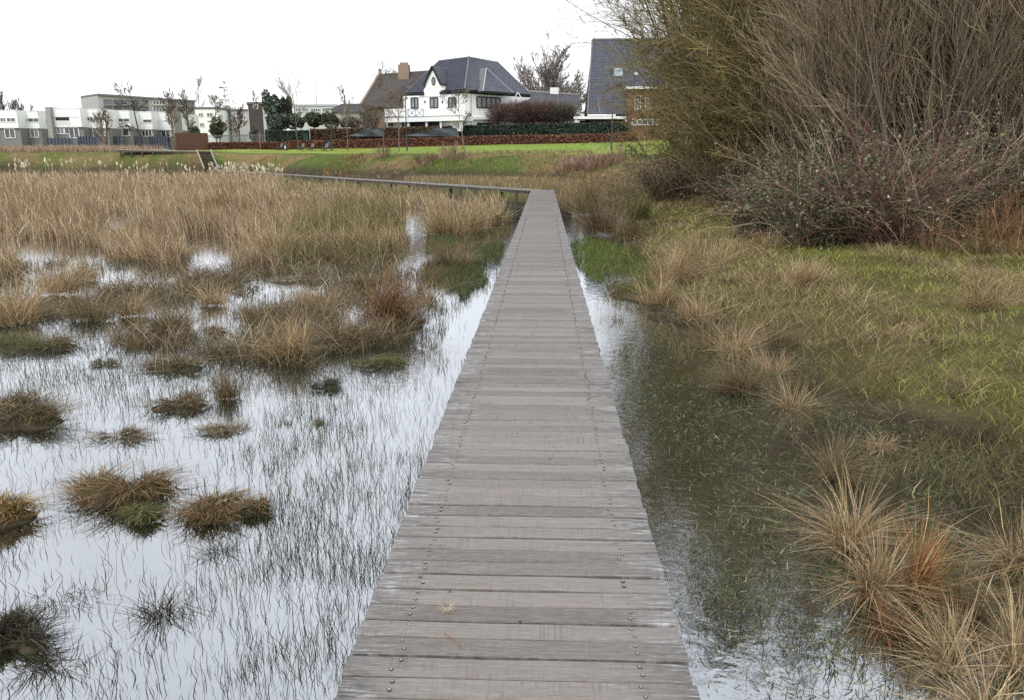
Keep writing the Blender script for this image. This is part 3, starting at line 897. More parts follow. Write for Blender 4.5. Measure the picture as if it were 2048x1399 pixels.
# ---- the villa
def villa():
    A = (on_y(806.7, 220, 126.5)[0], 126.5); Cn = (on_y(930, 220, 121.0)[0], 121.0); R_ = (on_y(1060, 220, 130.0)[0], 130.0)
    g0 = 3.2
    ze = on_plane(900, 188, A, Cn)[2]
    r = thing("villa", "white two storey villa with dark hipped tiled roof, pointed gable and roof terrace", "villa", (Cn[0], 126, g0))
    a3 = np.array([*A, g0]); c3 = np.array([*Cn, g0]); r3 = np.array([*R_, g0]); b3 = a3 + r3 - c3
    H_ = np.array([0, 0, ze - g0 - .02])
    MB().hexa([a3, c3, r3, b3], [a3 + H_, c3 + H_, r3 + H_, b3 + H_]).build("wall", M_white, r)
    WL = (A, Cn); WR = (Cn, R_)
    # eaves and truncated hip roof
    El = on_y(811, 191.0, 127.2); Ec = on_y(929.5, 184.0, 120.2); Er = on_y(1061, 181, 130.8)
    zz = (El[2] + Ec[2] + Er[2]) / 3
    El[2] = Ec[2] = Er[2] = zz
    Tl = on_y(880, 121.5, 130.5); Tc = on_y(938, 118.8, 126.0); Tr = on_y(994, 121.5, 133.0)
    zt_ = (Tl[2] + Tc[2] + Tr[2]) / 3; Tl[2] = Tc[2] = Tr[2] = zt_
    Eb = El + Er - Ec; Tb = Tl + Tr - Tc
    tiled("roof", [El, Ec, Tc, Tl], 17, 40, r, (.042, .046, .066))  # darker tile copy: this slope's shade is put into the colour
    tiled("roof", [Ec, Er, Tr, Tc], 17, 40, r, (.085, .092, .118))  # lighter tile copy: the brighter light on this slope is in the colour
    MB().poly([Er, Eb, Tb, Tr]).poly([Eb, El, Tl, Tb]).poly([Tl, Tc, Tr, Tb]).build("roof_back", M_dgrey, r)
    MB().hexa([p - [0, 0, .28] for p in (El, Ec, Er, Eb)], [p - [0, 0, .02] for p in (El, Ec, Er, Eb)]).build("eaves", M_black, r)
    MB().beam(Ec + [0, -.05, .12], Tc + [0, -.05, .12], .22, .16).beam(Tl, Tc, .25, .18).beam(Tc, Tr, .25, .18).beam(Er + [0, 0, .1], Tr + [0, 0, .1], .22, .16).beam(El + [0, 0, .1], Tl + [0, 0, .1], .22, .16).build("ridge_tiles", M_dgrey, r)
    fin = MB().cyl(Tc, Tc + [0, 0, .5], .07, .02)
    fin.build("finial", M_dgrey, r)
    an0 = on_y(912, 119, 131); an1 = on_y(905, 111, 131)
    MB().beam(an0, an1, .05).beam(on_y(903, 110, 131), on_y(917, 119, 131), .06).beam(an0, an0 - [0, 0, 1], .05).build("aerial", M_zinc, r)
    # gable dormer over the left wall
    P = lambda zx, zy, o_=.12: on_plane(700 + zx / 4.096, 60 + zy / 4.096, A, Cn, o_)
    tin = np.array([*(np.array(Cn) - np.array(A)), 0]); tin /= np.linalg.norm(tin)
    inn = np.array([-tin[1], tin[0], 0]);
    if inn[1] < 0: inn = -inn
    gpts = [P(608, 545), P(604, 490), P(622, 465), P(618, 440), P(676, 330), P(738, 440), P(775, 455), P(778, 490), P(740, 510), P(735, 545)]
    MB().slab(gpts, inn * .35).build("gable_wall", M_white, r)
    Rf = P(672, 297, .35); Rb = Rf + inn * 6.0
    Lf = P(604, 452, .35); Lb = Lf + inn * 1.8
    Ef = P(742, 446, .35); Eb2 = Ef + inn * 2.6
    Ef2 = P(790, 452, .30)
    tiled("dormer_roof", [Ef, Eb2 + [0, 0, 0], Rb, Rf], 7, 16, r, (.085, .092, .118), amp=.03)  # same lit tile colour as the right slope
    MB().slab([Lf, Lb, Rb, Rf], [0, 0, -.12]).build("dormer_roof_slope", M_dgrey, r)
    MB().beam(Lf, Rf, .2, .26).beam(Rf, Ef, .16, .26).beam(Ef, Ef2, .16, .3).build("barge_board", M_black, r)
    MB().beam(P(604, 520, .3), P(560, 530, .3), .2, .3).beam(P(735, 515, .3), P(800, 512, .3), .2, .3).build("eave_return", M_black, r)
    oc = P(684, 420, .16)
    n_ = 14; ang = np.arange(n_) * 2 * pi / n_
    ov = [oc + tin * .36 * np.cos(t) + np.array([0, 0, .62]) * np.sin(t) for t in ang]
    wv = MB().slab(ov, -inn * .06).build("oval_window", M_black, r)
    ov2 = [oc - inn * .065 + tin * .22 * np.cos(t) + np.array([0, 0, .46]) * np.sin(t) for t in ang]
    MB().slab(ov2, -inn * .02).build("pane", M_curtain, wv)
    # small hipped roof over the bay on the right-hand wall
    Q = lambda zx, zy, o_: on_plane(700 + zx / 4.096, 60 + zy / 4.096, Cn, R_, o_)
    b1, b2, b3_ = Q(1046, 505, .5), Q(1090, 500, 1.6), Q(1338, 515, 1.6)
    t1 = Q(1066, 314, -2.6); t2 = Q(1117, 314, -2.4)
    tiled("bay_roof", [b2, b3_, (t2 + b3_) / 2 * .02 + t2 * .98, t2], 11, 20, r, (.085, .092, .118), amp=.03)  # lit tile colour of the right slope again
    MB().poly([b1, b2, t2, t1]).build("bay_roof_side", M_dgrey, r)
    MB().beam(b2 - [0, 0, .15], b3_ - [0, 0, .15], .2, .28).beam(b1 - [0, 0, .15], b2 - [0, 0, .15], .2, .28).build("bay_eaves", M_black, r)
    MB().beam(b2, t2, .16, .14).beam(b3_, t2, .16, .14).build("bay_hip_tiles", M_zinc, r)
    # windows
    for (a_, b_) in ((500, 556), (656, 718), (806, 868)):
        window(r, WL, 700 + a_ / 4.096, 700 + b_ / 4.096, 60 + 556 / 4.096, 60 + 641 / 4.096, 2, 1, M_black, M_curtain, .15, .06, "french_window")
    window(r, WR, 700 + 1040 / 4.096, 700 + 1232 / 4.096, 60 + 553 / 4.096, 60 + 640 / 4.096, 5, 1, M_black, M_curtain, .16, .06, "band_window")
    MB().cyl(Q(992, 525, .1), Q(992, 780, .1), .06).build("downpipe", M_zinc, r)
    for zx in (612, 756):
        c = P(zx, 590, .08); MB().box(c[0] - .09, c[0] + .09, c[1] - .1, c[1] + .02, c[2] - .16, c[2] + .16).build("wall_lamp", M_black, r)
    # roof terrace
    K = lambda zx, zy, o_=2.6: on_plane(700 + zx / 4.096, 60 + zy / 4.096, A, Cn, o_)
    def bar(x0_, x1_, y0_, y1_, dpt, nm, mt, o_=2.6):
        p, q_ = K(x0_, (y0_ + y1_) / 2, o_), K(x1_, (y0_ + y1_) / 2, o_)
        za, zb = K((x0_ + x1_) / 2, y1_, o_)[2], K((x0_ + x1_) / 2, y0_, o_)[2]
        p0_, q0_ = p.copy(), q_.copy(); p0_[2] = q0_[2] = za
        up = np.array([0, 0, zb - za])
        return MB().hexa([p0_, q0_, q0_ + inn * dpt, p0_ + inn * dpt], [p0_ + up, q0_ + up, q0_ + inn * dpt + up, p0_ + inn * dpt + up]).build(nm, mt, r)
    bar(284, 470, 645, 705, .2, "parapet", M_white); bar(602, 915, 642, 706, .2, "parapet", M_white)
    bar(280, 920, 712, 750, 3.0, "terrace_slab", M_white, 2.75)
    bar(280, 920, 706.5, 711.5, .3, "terrace_edge", M_zinc, 2.8)
    m = MB()
    for k_ in range(2):
        xa, xb = 476 + k_ * 62, 476 + (k_ + 1) * 62
        m.beam(K(xa, 650), K(xa, 708), .09).beam(K(xa + 3, 652), K(xb - 3, 706), .08).beam(K(xa + 3, 706, 2.52), K(xb - 3, 652, 2.52), .08)
    m.beam(K(600, 650), K(600, 708), .09).beam(K(478, 648), K(598, 648), .08).beam(K(478, 708, 2.5), K(598, 708, 2.5), .08)
    m.build("railing", M_rail, r)
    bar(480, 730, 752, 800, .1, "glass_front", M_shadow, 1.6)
    bar(300, 470, 752, 800, .1, "slatted_front", M_white, 1.6)
    for zx in (310, 335, 425, 450):
        bar(zx, zx + 14, 757, 790, .06, "front_shade_panel", M_shadow, 1.72)  # dark slabs on the front stand in for shade in its openings
    for zx in (470, 618, 735, 900):
        bar(zx, zx + 14, 751, 830, .3, "column", M_white, 2.4)
    bar(740, 900, 752, 830, .1, "front_wall", M_white, 1.6)
    p, q_ = Q(1000, 725, .25), Q(1245, 725, .25)
    MB().beam(p, q_, .5, .35).build("band_course", M_wframe, r)
    window(r, WR, 700 + 1045 / 4.096, 700 + 1225 / 4.096, 60 + 765 / 4.096, 60 + 800 / 4.096, 5, 1, M_black, M_glass, .14, .06, "band_window")
    # old brown roofed wing at the back left
    w1 = on_y(721, 209.5, 125.8); w2 = on_y(809, 217, 127.5); w3 = on_y(862, 140.5, 133.0); w4 = on_y(759, 148, 133.0)
    w2b = w2.copy(); w2b[2] = w1[2] - .5
    MB().slab([w1, w2b, w3, w4], [0, .1, -.3]).build("wing_roof", M_thatch, r)
    bk1 = w1 + [0, 14.5, 0]; bk2 = w2b + [0, 13, 0]
    MB().poly([bk2, bk1, w4, w3]).build("wing_roof_back", M_thatch, r)
    MB().poly([w1 + [.3, .2, -.3], w4 + [.3, 0, -.3], bk1 + [.3, 0, -.3]]).build("wing_gable", M_brick, r)
    MB().beam(w1, w4, .35, .3).build("wing_verge", M_tan, r)
    MB().box(w1[0] + .6, A[0] - .03, 127.5, 138, g0, w1[2] - .5).build("wing_wall", M_tan, r)
    cx0 = on_y(797.5, 145, 132.4); cx1 = on_y(818.5, 145, 132.4)
    zc0, zc1 = on_y(808, 160, 132.4)[2], on_y(808, 130, 132.4)[2]
    ch = MB().box(cx0[0], cx1[0], 131.8, 133.6, zc0, zc1).build("chimney", M_tan, r)
    MB().box(cx0[0] + .25, cx1[0] - .25, 132.1, 133.3, zc1 + .003, zc1 + .35).build("chimney_cap", M_tan, ch)
    fin2 = on_y(759.5, 147, 133)
    MB().box(fin2[0] - .2, fin2[0] + .25, 132.8, 133.2, fin2[2] - .3, fin2[2] + .65).build("finial", M_tan, r)
    return r
villa()

# ---- long dark-roofed annex between villa and the right-hand house
def annex():
    Y = 127.0
    r = thing("annex", "low annex with shallow dark tiled roof right of the villa", "annex", (on_y(1100, 240, Y)[0], Y, 3.2))
    a, b_ = on_y(1030, 214, Y - .5), on_y(1164.5, 217, Y - .5)
    c, d = on_y(1159.5, 190.5, Y + 6), on_y(1034, 181.5, Y + 6)
    a[2] = b_[2]
    tiled("roof", [a, b_, c, d], 8, 40, r, (.07, .07, .082))
    MB().poly([b_ + [0, 13, 0], a + [0, 13, 0], d, c]).build("roof_back", M_dgrey, r)
    MB().beam(d + [0, 0, .1], c + [0, 0, .1], .3, .25).build("ridge_tiles", M_pier, r)
    x0, x1 = a[0] + .6, b_[0] - .35
    MB().box(x0, x1, Y, Y + 11.5, 3.2, b_[2] - .03).build("wall", M_brick, r)
    q0 = on_y(1148, 230, Y - .08)[0]
    MB().box(q0, x1 - .02, Y - .10, Y - .003, on_y(1150, 246, Y)[2], b_[2] - .05).build("white_panel", M_white, r)
    p0_, p1_ = on_y(1100, 181, Y + 6.2), on_y(1117, 181, Y + 6.2)
    MB().box(p0_[0], p1_[0], Y + 5.5, Y + 6.8, p0_[2] - 1.2, on_y(1108, 176, Y + 6.2)[2]).build("chimney", M_white, r)
    for (u, v) in ((1112, 1131), (1137, 1146)):
        window(r, ((x0, Y), (x1, Y)), u, v, 240, 252, 2, 1, M_wframe, M_glass, .1, .04)
    pk = on_y(1035.8, 190, Y - 1.2)
    MB().beam(pk + [-.5, 0, -.4], pk + [0, 0, .4], .12).beam(pk + [0, 0, .4], pk + [.5, 0, -.4], .12).build("roof_ornament", M_white, r)
    return r
annex()

# ---- tall tiled house on the right
def tall_house():
    r = thing("tall_roofed_house", "house with a very tall steep slate blue tiled roof and brick wing behind the bushes", "house", (on_y(1260, 240, 127)[0], 127, 3.2))
    a, b_ = on_y(1175.5, 229, 124.5), on_y(1540, 229, 124.5)
    c, d = on_y(1540, 82, 130.5), on_y(1185.5, 80.5, 130.5)
    b_[2] = a[2]; c[2] = d[2]
    tiled("roof", [a, b_, c, d], 30, 94, r, (.074, .082, .108))
    bk = [p.copy() for p in (a, b_)]
    bk[0][1] = bk[1][1] = 136.8
    MB().poly([bk[1], bk[0], d, c]).build("roof_back", M_dgrey, r)
    MB().poly([a + [.15, .3, -.15], d + [.15, 0, -.2], bk[0] + [.15, -.3, -.15]]).build("gable_wall", M_brick, r)
    MB().beam(d + [0, 0, .12], c + [0, 0, .12], .3, .22).build("ridge_tiles", M_dgrey, r)
    MB().beam(a + [-.05, 0, .1], d + [-.05, 0, .1], .22, .22).build("verge", M_dgrey, r)
    MB().box(a[0] + .2, b_[0], 125.1, 136, 3.2, a[2] - .05).build("wall", M_stone, r)
    g_ = on_y(1231, 229.5, 124.4)
    MB().box(a[0] - .05, g_[0], 124.05, 124.4, a[2] - .22, a[2] - .02).build("gutter", M_white, r)
    # skylight
    sl = lambda px, py: None
    nn = np.cross(b_ - a, d - a); nn /= np.linalg.norm(nn)
    def onroof(px, py, o_):
        dd = rays(float(px), float(py)); s_ = ((a + nn * o_ - CAM) @ nn) / (dd @ nn); return CAM + dd * s_
    for (p, q_, y0_, y1_, nm) in ((1228, 1245.5, 137, 153, "skylight"), (1268.5, 1276, 144.5, 151, "roof_hatch")):
        o1 = .16
        quad = [onroof(p, y1_, o1), onroof(q_, y1_, o1), onroof(q_, y0_, o1), onroof(p, y0_, o1)]
        f_ = MB().slab(quad, nn * .08).build(nm, M_zinc, r)
        cc = sum(quad) / 4
        ins = [cc + (v - cc) * .86 + nn * .085 for v in quad]
        MB().slab(ins, nn * .015).build("pane", plain("skylight_glass", (.30, .36, .40), .05, .4, 1.2, spec=1.0), f_)
    # brick wing
    x0, x1 = on_y(1255, 215, 122.8)[0], on_y(1345, 215, 122.8)[0]
    zt_ = on_y(1280, 178.5, 122.8)[2]
    MB().box(x0, x1, 122.8, 129, 3.2, zt_).build("brick_wing", M_brick, r)
    MB().box(x0 - .3, x1 + .3, 122.4, 129.2, zt_ + .005, zt_ + .35).build("wing_roof", M_white, r)
    ww = ((x0, 122.8), (x1, 122.8))
    window(r, ww, 1270, 1281, 191, 219, 2, 2, M_wframe, M_glass, .12, .06)
    window(r, ww, 1291, 1302, 196, 219, 2, 2, M_wframe, M_glass, .12, .06)
    window(r, ww, 1264, 1316, 239, 250, 5, 1, M_wframe, M_glass, .12, .06)
    # flat carport canopy
    c0, c1 = on_y(1147, 235, 121)[0], on_y(1261, 235, 121)[0]
    za, zb = on_y(1200, 238, 121)[2], on_y(1200, 233, 121)[2]
    MB().box(c0, x0 - .32, 120.9, 125.05, za, zb).build("canopy", M_white, r)
    for px in (1152, 1252):
        x = on_y(px, 244, 121.1)[0]
        MB().box(x - .12, x + .12, 121.0, 121.24, 2.8, za - .003).build("canopy_post", M_white, r)
    x2, x3 = on_y(1159, 244, 125)[0], on_y(1180, 244, 125)[0]
    MB().box(x2, x3, 124.95, 125.06, 3.0, za - .02).build("garage_shade_panel", M_shadow, r)  # thin dark sheet before the wall, painted shade under the canopy
    return r
tall_house()
# ------------------------------------------------------------------ hedges, fences and lawn furniture
def hedge(name, label, pts, height, depth, pal, wts, n, leaf=.16, group=None, core=(.03, .02, .012), rough_top=.10, seed=1):
    """pts: ground points; a hedge body of leaves over a twiggy core"""
    rg = np.random.default_rng(seed)
    pts = np.asarray(pts, float)
    o = thing(name, label, "hedge", pts.mean(0), group=group)
    off = pts.mean(0)
    m = MB()
    for p, q_ in zip(pts[:-1], pts[1:]):
        p = p - off; q_ = q_ - off
        p2, q2 = p + [0, depth, 0], q_ + [0, depth, 0]
        i_ = .08
        m.hexa([p + [0, i_, -.3], q_ + [0, i_, -.3], q2 + [0, -i_, -.3], p2 + [0, -i_, -.3]], [p + [0, i_, height - i_], q_ + [0, i_, height - i_], q2 + [0, -i_, height - i_], p2 + [0, -i_, height - i_]])
    me = mesh_np("core", m.v, m.l, m.n, [plain(name + "_twigs", core, .95, .4, 6)])
    link("core", me, o)
    seg = np.linalg.norm(np.diff(pts, axis=0), axis=1); cs = np.concatenate([[0], np.cumsum(seg)])
    s_ = rg.uniform(0, cs[-1], n)
    base = np.stack([np.interp(s_, cs, pts[:, k_]) for k_ in range(3)], 1) - off
    u = rg.random(n)
    top = u < .28
    v = rg.random(n)
    bump = (fbm(s_ * 1.7, v * 3, seed) - .5)
    P = base.copy()
    P[:, 1] += np.where(top, v * depth, -.02 - .10 * rg.random(n) + bump * .25)
    P[:, 2] += np.where(top, height + (fbm(s_ * .9, v * 2, seed + 3) - .5) * rough_top * 2, v * height)
    c = jitter_cols(rg, n, pal, wts, .3)
    obj_np("leaves", leaves_np(rg, P, rg.uniform(.6, 1.3, n) * leaf, c), M_leaf, o)
    return o

def lawnpt(px, Y): return ground_at(px, Y)
RUST = [(.19, .080, .056), (.26, .12, .08), (.125, .058, .042), (.11, .075, .042)]
DKGREEN = [(.040, .066, .046), (.058, .088, .062), (.030, .048, .034), (.08, .09, .06)]
BROWN = [(.12, .075, .045), (.085, .05, .035), (.17, .105, .06), (.05, .04, .025)]
hy = [(418, 113), (445, 113.5), (520, 115.5), (575, 118)]
hedge("beech_hedge", "low rust red beech hedge curving along the left side of the lawn", [lawnpt(*p) for p in hy], .98, .7, RUST, [4, 4, 2, 1], 9000, .15, "rust red beech hedges round the lawn", (.06, .028, .018), seed=2)
hy = [(577, 118.0), (640, 118), (720, 118), (800, 118), (905, 118)]
hedge("beech_hedge", "low rust red beech hedge in front of the tarpaulin and the villa's terrace", [lawnpt(*p) for p in hy], 1.18, .8, RUST, [4, 4, 2, 1], 14000, .15, "rust red beech hedges round the lawn", (.06, .028, .018), seed=3)
hy = [(907, 118), (1000, 118), (1100, 118), (1200, 117.5), (1275, 117)]
hedge("beech_hedge", "low rust red beech hedge in front of the long green hedge", [lawnpt(*p) for p in hy], 1.22, .8, RUST, [4, 4, 2, 1], 14000, .15, "rust red beech hedges round the lawn", (.06, .028, .018), seed=4)
hy = [(622, 120.3), (720, 120.3), (820, 120.3), (912, 120.3)]
hedge("brown_hedge", "taller brown hedge behind the tarpaulin below the villa's terrace", [lawnpt(*p) for p in hy], 2.75, 1.0, BROWN, [3, 2, 3, 1], 14000, .17, None, (.04, .025, .018), seed=5)
hy = [(914, 120.3), (1000, 120.3), (1100, 120.3), (1255, 119.6)]
hedge("green_hedge", "long clipped dark green hedge in front of villa and annex", [lawnpt(*p) for p in hy], 2.75, 1.0, DKGREEN, [4, 4, 2, 1], 18000, .16, None, (.012, .02, .013), rough_top=.05, seed=6)
hy = [(533, 120.3), (570, 120.3), (617, 120.3)]
hedge("green_hedge", "short clipped dark green hedge under the round evergreen bushes", [lawnpt(*p) for p in hy], 2.6, 1.0, DKGREEN, [4, 4, 2, 1], 7000, .16, None, (.012, .02, .013), rough_top=.05, seed=7)

# dark tarpaulins sagging over the brown hedge
M_tarp = plain("dark_tarpaulin", (.045, .056, .064), .6, .35, 2, spec=.5)
def tarp(label, pa, pb, ya, yb):
    a = on_y(pa, (ya + yb) / 2, 119.9); b_ = on_y(pb, (ya + yb) / 2, 119.9)
    z1, z0 = on_y((pa + pb) / 2, ya, 119.9)[2], on_y((pa + pb) / 2, yb, 119.9)[2]
    nu, nv = 40, 12
    u, v = np.meshgrid(np.linspace(0, 1, nu), np.linspace(0, 1, nv))
    x = a[0] + (b_[0] - a[0]) * u
    top = z0 + (z1 - z0) * (np.clip(.12 + 1.5 * u, 0, .98) - .18 * np.sin(u * 11) ** 2 * u)
    z = z0 + (top - z0) * v
    y = 119.9 - .10 * np.sin((u * 9 + v * 3.5)) * (1 - .3 * v) - .12 * fbm(u * 8, v * 3 + u * 6, 3) - .15
    f = np.stack([x, y, z], -1)
    V = np.concatenate([f.reshape(-1, 3), (f + [0, .02, 0]).reshape(-1, 3)])
    ix = np.arange(nu * nv).reshape(nv, nu)
    q1 = np.stack([ix[:-1, :-1], ix[:-1, 1:], ix[1:, 1:], ix[1:, :-1]], -1).reshape(-1, 4)
    q2 = q1[:, ::-1] + nu * nv
    Q_ = np.concatenate([q1, q2])
    o = link("tarpaulin", mesh_np("tarpaulin", V, Q_, np.full(len(Q_), 4), [M_tarp], smooth=True))
    tag(o, label, "tarpaulin", "dark tarpaulins draped on the brown hedge")
tarp("dark tarpaulin draped over the hedge left of the lamp post below the villa", 698, 766, 256, 273)
tarp("dark tarpaulin draped over the hedge between the thin lamp post and green hedge", 813, 918, 255, 273)
_t = thing("mesh_screen", "dark green mesh fence panel at the left end of the brown hedge", "mesh fence", lawnpt(616, 119.4))
for i in range(2):
    a = lawnpt(608 + i * 10, 119.4); b_ = lawnpt(618 + i * 10, 119.4)
    MB().hexa([a + [0.05, 0, 0], b_ + [-.05, 0, 0], b_ + [-.05, .03, 0], a + [.05, .03, 0]], [a + [.05, 0, 2.4 - i], b_ + [-.05, 0, 1.9 - i], b_ + [-.05, .03, 1.9 - i], a + [.05, .03, 2.4 - i]]).build("mesh_panel", plain("green_mesh", (.02, .05, .045), .7, .3, 5), _t)
    MB().cyl(a + [0, .05, 0], a + [0, .05, 2.5 - i], .04).build("post", M_black, _t)

# red-brown board fence on the left
M_redwood = plain("red_brown_boards", (.115, .058, .044), .8, .3, 5)
fo = thing("board_fence", "red brown vertical board fence at the end of the white row", "fence", lawnpt(382, 112))
pa, pb_ = on_y(351, 282, 111.5), on_y(416, 280, 113.5)
nbd = 44
for i in range(nbd):
    f = i / nbd
    x = pa[0] * (1 - f) + pb_[0] * f; y = 111.5 + 2 * f
    z1 = on_y(351 + 65 * f, 266.5, y)[2]
    if i % 11 == 0:
        MB().box(x - .08, x + .005, y + .05, y + .17, 2.0, z1 + .08).build("post", M_redwood, fo)
fb = MB()
for i in range(nbd):
    f = (i + .5) / nbd; x = pa[0] * (1 - f) + pb_[0] * f; y = 111.5 + 2 * f
    fb.box(x - .052, x + .05, y, y + .022 + .008 * (i % 3), 2.1, on_y(351 + 65 * f, 266.5, y)[2] + .03 * ((i * 7) % 3))
fb.build("boards", M_redwood, fo)
# wire-and-post fence right of it
fo = thing("slatted_fence", "thin dark slatted fence behind the left beech hedge", "fence", lawnpt(470, 117))
a, b_ = lawnpt(418, 116.5), lawnpt(532, 119.6)
for i in range(40):
    f = i / 39; p = a * (1 - f) + b_ * f
    fo_w = .05 if i % 5 else .1
    MB().box(p[0] - fo_w / 2, p[0] + fo_w / 2, p[1], p[1] + .05, p[2] - .2, p[2] + 2.1).build("slat", M_dgrey, fo)
MB().beam(a + [0, .08, 1.9], b_ + [0, .08, 1.9], .06, .1).beam(a + [0, .08, .7], b_ + [0, .08, .7], .06, .1).build("rail", M_dgrey, fo)

# ---- lamp posts
M_post = plain("lamp_post_paint", (.055, .062, .070), .5, .2, 4)
M_diff = plain("lamp_glass", (.80, .80, .78), .3, .03)
def disc_lamp(label, px, pyb, py_top, group="park lamps with flat round hats"):
    b_ = hit(px, pyb); Y = b_[1]; zt = on_y(px, py_top, Y)[2]
    o = thing("street_lamp", label, "street lamp", b_, group=group)
    h = zt - b_[2]
    MB().cyl(b_ + [0, 0, -.3], b_ + [0, 0, 1.0], .075).build("base", M_post, o)
    MB().cyl(b_ + [0, 0, 1.002], b_ + [0, 0, h - .55], .055, .045).build("pole", M_post, o)
    MB().cyl(b_ + [0, 0, h - .548], b_ + [0, 0, h - .15], .13, .26, 12).build("lamp_glass", M_diff, o)
    MB().cyl(b_ + [0, 0, h - .148], b_ + [0, 0, h - .05], .48, .44, 16).cyl(b_ + [0, 0, h - .048], b_ + [0, 0, h], .2, .05, 12).build("lamp_hat", M_post, o)
disc_lamp("flat hatted park lamp nearest the dark conifer, left of the first bench", 537, 299, 225.5)
disc_lamp("flat hatted park lamp standing behind the forked young tree", 605, 293, 224.5)
disc_lamp("flat hatted park lamp next to the litter bin on the post", 664.5, 301.5, 217)
def pole_lamp(label, px, pyb, py_top, arm, lean=0.0):
    b_ = hit(px, pyb); Y = b_[1]; zt = on_y(px, py_top, Y)[2]; h = zt - b_[2]
    o = thing("lamp_post", label, "lamp post", b_)
    MB().cyl(b_ + [0, 0, -.3], b_ + [0, 0, 1.2], .10).build("base", M_post, o)
    MB().cyl(b_ + [0, 0, 1.202], b_ + [lean, 0, h], .065, .05).build("pole", M_post, o)
    t_ = b_ + [lean, 0, h]
    m = MB().beam(t_ + [0, 0, .02], t_ + [arm, 0, .12], .07)
    m.build("arm", M_post, o)
    MB().hexa([t_ + [arm, -.12, .05], t_ + [arm + .5 * np.sign(arm), -.12, .1], t_ + [arm + .5 * np.sign(arm), .12, .1], t_ + [arm, .12, .05]],
              [t_ + [arm, -.1, .2], t_ + [arm + .5 * np.sign(arm), -.08, .18], t_ + [arm + .5 * np.sign(arm), .08, .18], t_ + [arm, .1, .2]]).build("lamp_head", M_dgrey, o)
pole_lamp("tall dark lamp post rising above the red brown fence", 391.5, 296, 161, -.25)
pole_lamp("slender dark lamp post standing before the villa's left corner", 814, 302, 175.5, .2)
pole_lamp("dark lamp post in front of the tall tiled roof", 1222.5, 301, 184, .35, .0)

# ---- benches and bins
M_bench = plain("weathered_bench_slats", (.20, .20, .19), .75, .2, 6)
def bench(label, px, pyb, rz):
    b_ = hit(px, pyb)
    o = thing("park_bench", label, "bench", b_, rz, "benches on the lawn")
    m = MB()
    for k_ in range(4): m.box(-.85, .85, -.26 + k_ * .14, -.14 + k_ * .14, .40, .44)
    link("seat", mesh_np("seat", m.v, m.l, m.n, [M_bench]), o)
    m = MB()
    for k_ in range(3):
        z = .52 + k_ * .15; y = .32 + k_ * .05
        m.hexa([(-.85, y, z), (.85, y, z), (.85, y + .03, z), (-.85, y + .03, z)], [(-.85, y + .04, z + .12), (.85, y + .04, z + .12), (.85, y + .07, z + .12), (-.85, y + .07, z + .12)])
    link("backrest", mesh_np("backrest", m.v, m.l, m.n, [M_bench]), o)
    for sx in (-.6, .6):
        m = MB().box(sx - .04, sx + .04, -.22, -.14, -.25, .398).box(sx - .04, sx + .04, .2, .28, -.25, .398).beam((sx, .33, .3), (sx, .48, .95), .05)
        link("leg", mesh_np("leg", m.v, m.l, m.n, [M_post]), o)
bench("grey slatted bench left of the dark oval bin", 558, 301, radians(-62))
bench("grey slatted bench in front of the forked young tree", 601, 301, radians(-62))
bench("grey slatted bench second from the litter bin post", 620.5, 301.3, radians(-62))
bench("grey slatted bench next to the litter bin post", 648, 302, radians(-62))
b_ = hit(573.5, 301)
o = thing("litter_bin", "dark rounded litter bin standing between two benches", "litter bin", b_, group=None)
MB().cyl(b_ + [0, 0, -.2], b_ + [-.04, 0, .80], .22, .25, 14).build("body", M_post, o)
MB().cyl(b_ + [-.04, 0, .803], b_ + [-.05, 0, .98], .26, .14, 14).build("lid", M_black, o)
MB().box(b_[0] - .2, b_[0] - .05, b_[1] - .275, b_[1] - .258, b_[2] + .25, b_[2] + .65).build("notice_plate", M_white, o)
b_ = hit(659.5, 301.5)
o = thing("litter_bin", "slate blue litter bin hung on a post beside the park lamp", "litter bin", b_)
MB().box(b_[0] - .24, b_[0] + .18, b_[1] - .2, b_[1] + .2, b_[2] + .55, b_[2] + 1.25).build("body", plain("bin_blue_grey", (.06, .085, .11), .5, .15), o)
MB().box(b_[0] - .27, b_[0] + .21, b_[1] - .23, b_[1] + .23, b_[2] + 1.253, b_[2] + 1.42).build("lid", M_black, o)
MB().box(b_[0] + .183, b_[0] + .26, b_[1] - .04, b_[1] + .04, b_[2] - .2, b_[2] + 1.5).build("post", M_post, o)
b_ = hit(521, 299)
tag(MB().cyl(b_ + [0, 0, -.3], b_ + [0, 0, 2.4], .06, .055).build("wooden_stake", M_tan), "thin bare stake standing left of the first park lamp", "stake")
# posts and little sign at the right end of the lawn
for (px, yb, ht, txt) in ((1251.5, 314, 1.25, "thin dark post nearest the small notice board"), (1262.5, 318, 1.45, "thin dark post joined by a rail, middle of the three at the bushes"), (1271.5, 316, 1.35, "thin dark post partly hidden by the mossy shrub")):
    b_ = ground_at(px, 72 + (px - 1251) * .1)
    z1 = on_y(px, 292.5, b_[1])[2]
    o = thing("fence_post", txt, "fence post", b_, group="thin dark posts beside the bushes")
    MB().box(b_[0] - .045, b_[0] + .045, b_[1] - .045, b_[1] + .045, b_[2] - .4, z1).build("post", M_darkwood, o)
    if px == 1251.5:
        e_ = on_y(1262.5, 293.5, b_[1])
        MB().beam((b_[0] + .05, b_[1], z1 - .06), (e_[0] - .06, b_[1] + .5, z1 - .06), .05).build("rail", M_darkwood, o)
b_ = ground_at(1244, 76)
o = thing("notice_board", "small pale blank notice board on a dark post at the lawn's right end", "notice board", b_)
z0, z1 = on_y(1244, 300, 76)[2], on_y(1244, 288, 76)[2]
MB().box(b_[0] - .05, b_[0] + .05, b_[1], b_[1] + .08, b_[2] - .3, z0).build("post", M_darkwood, o)
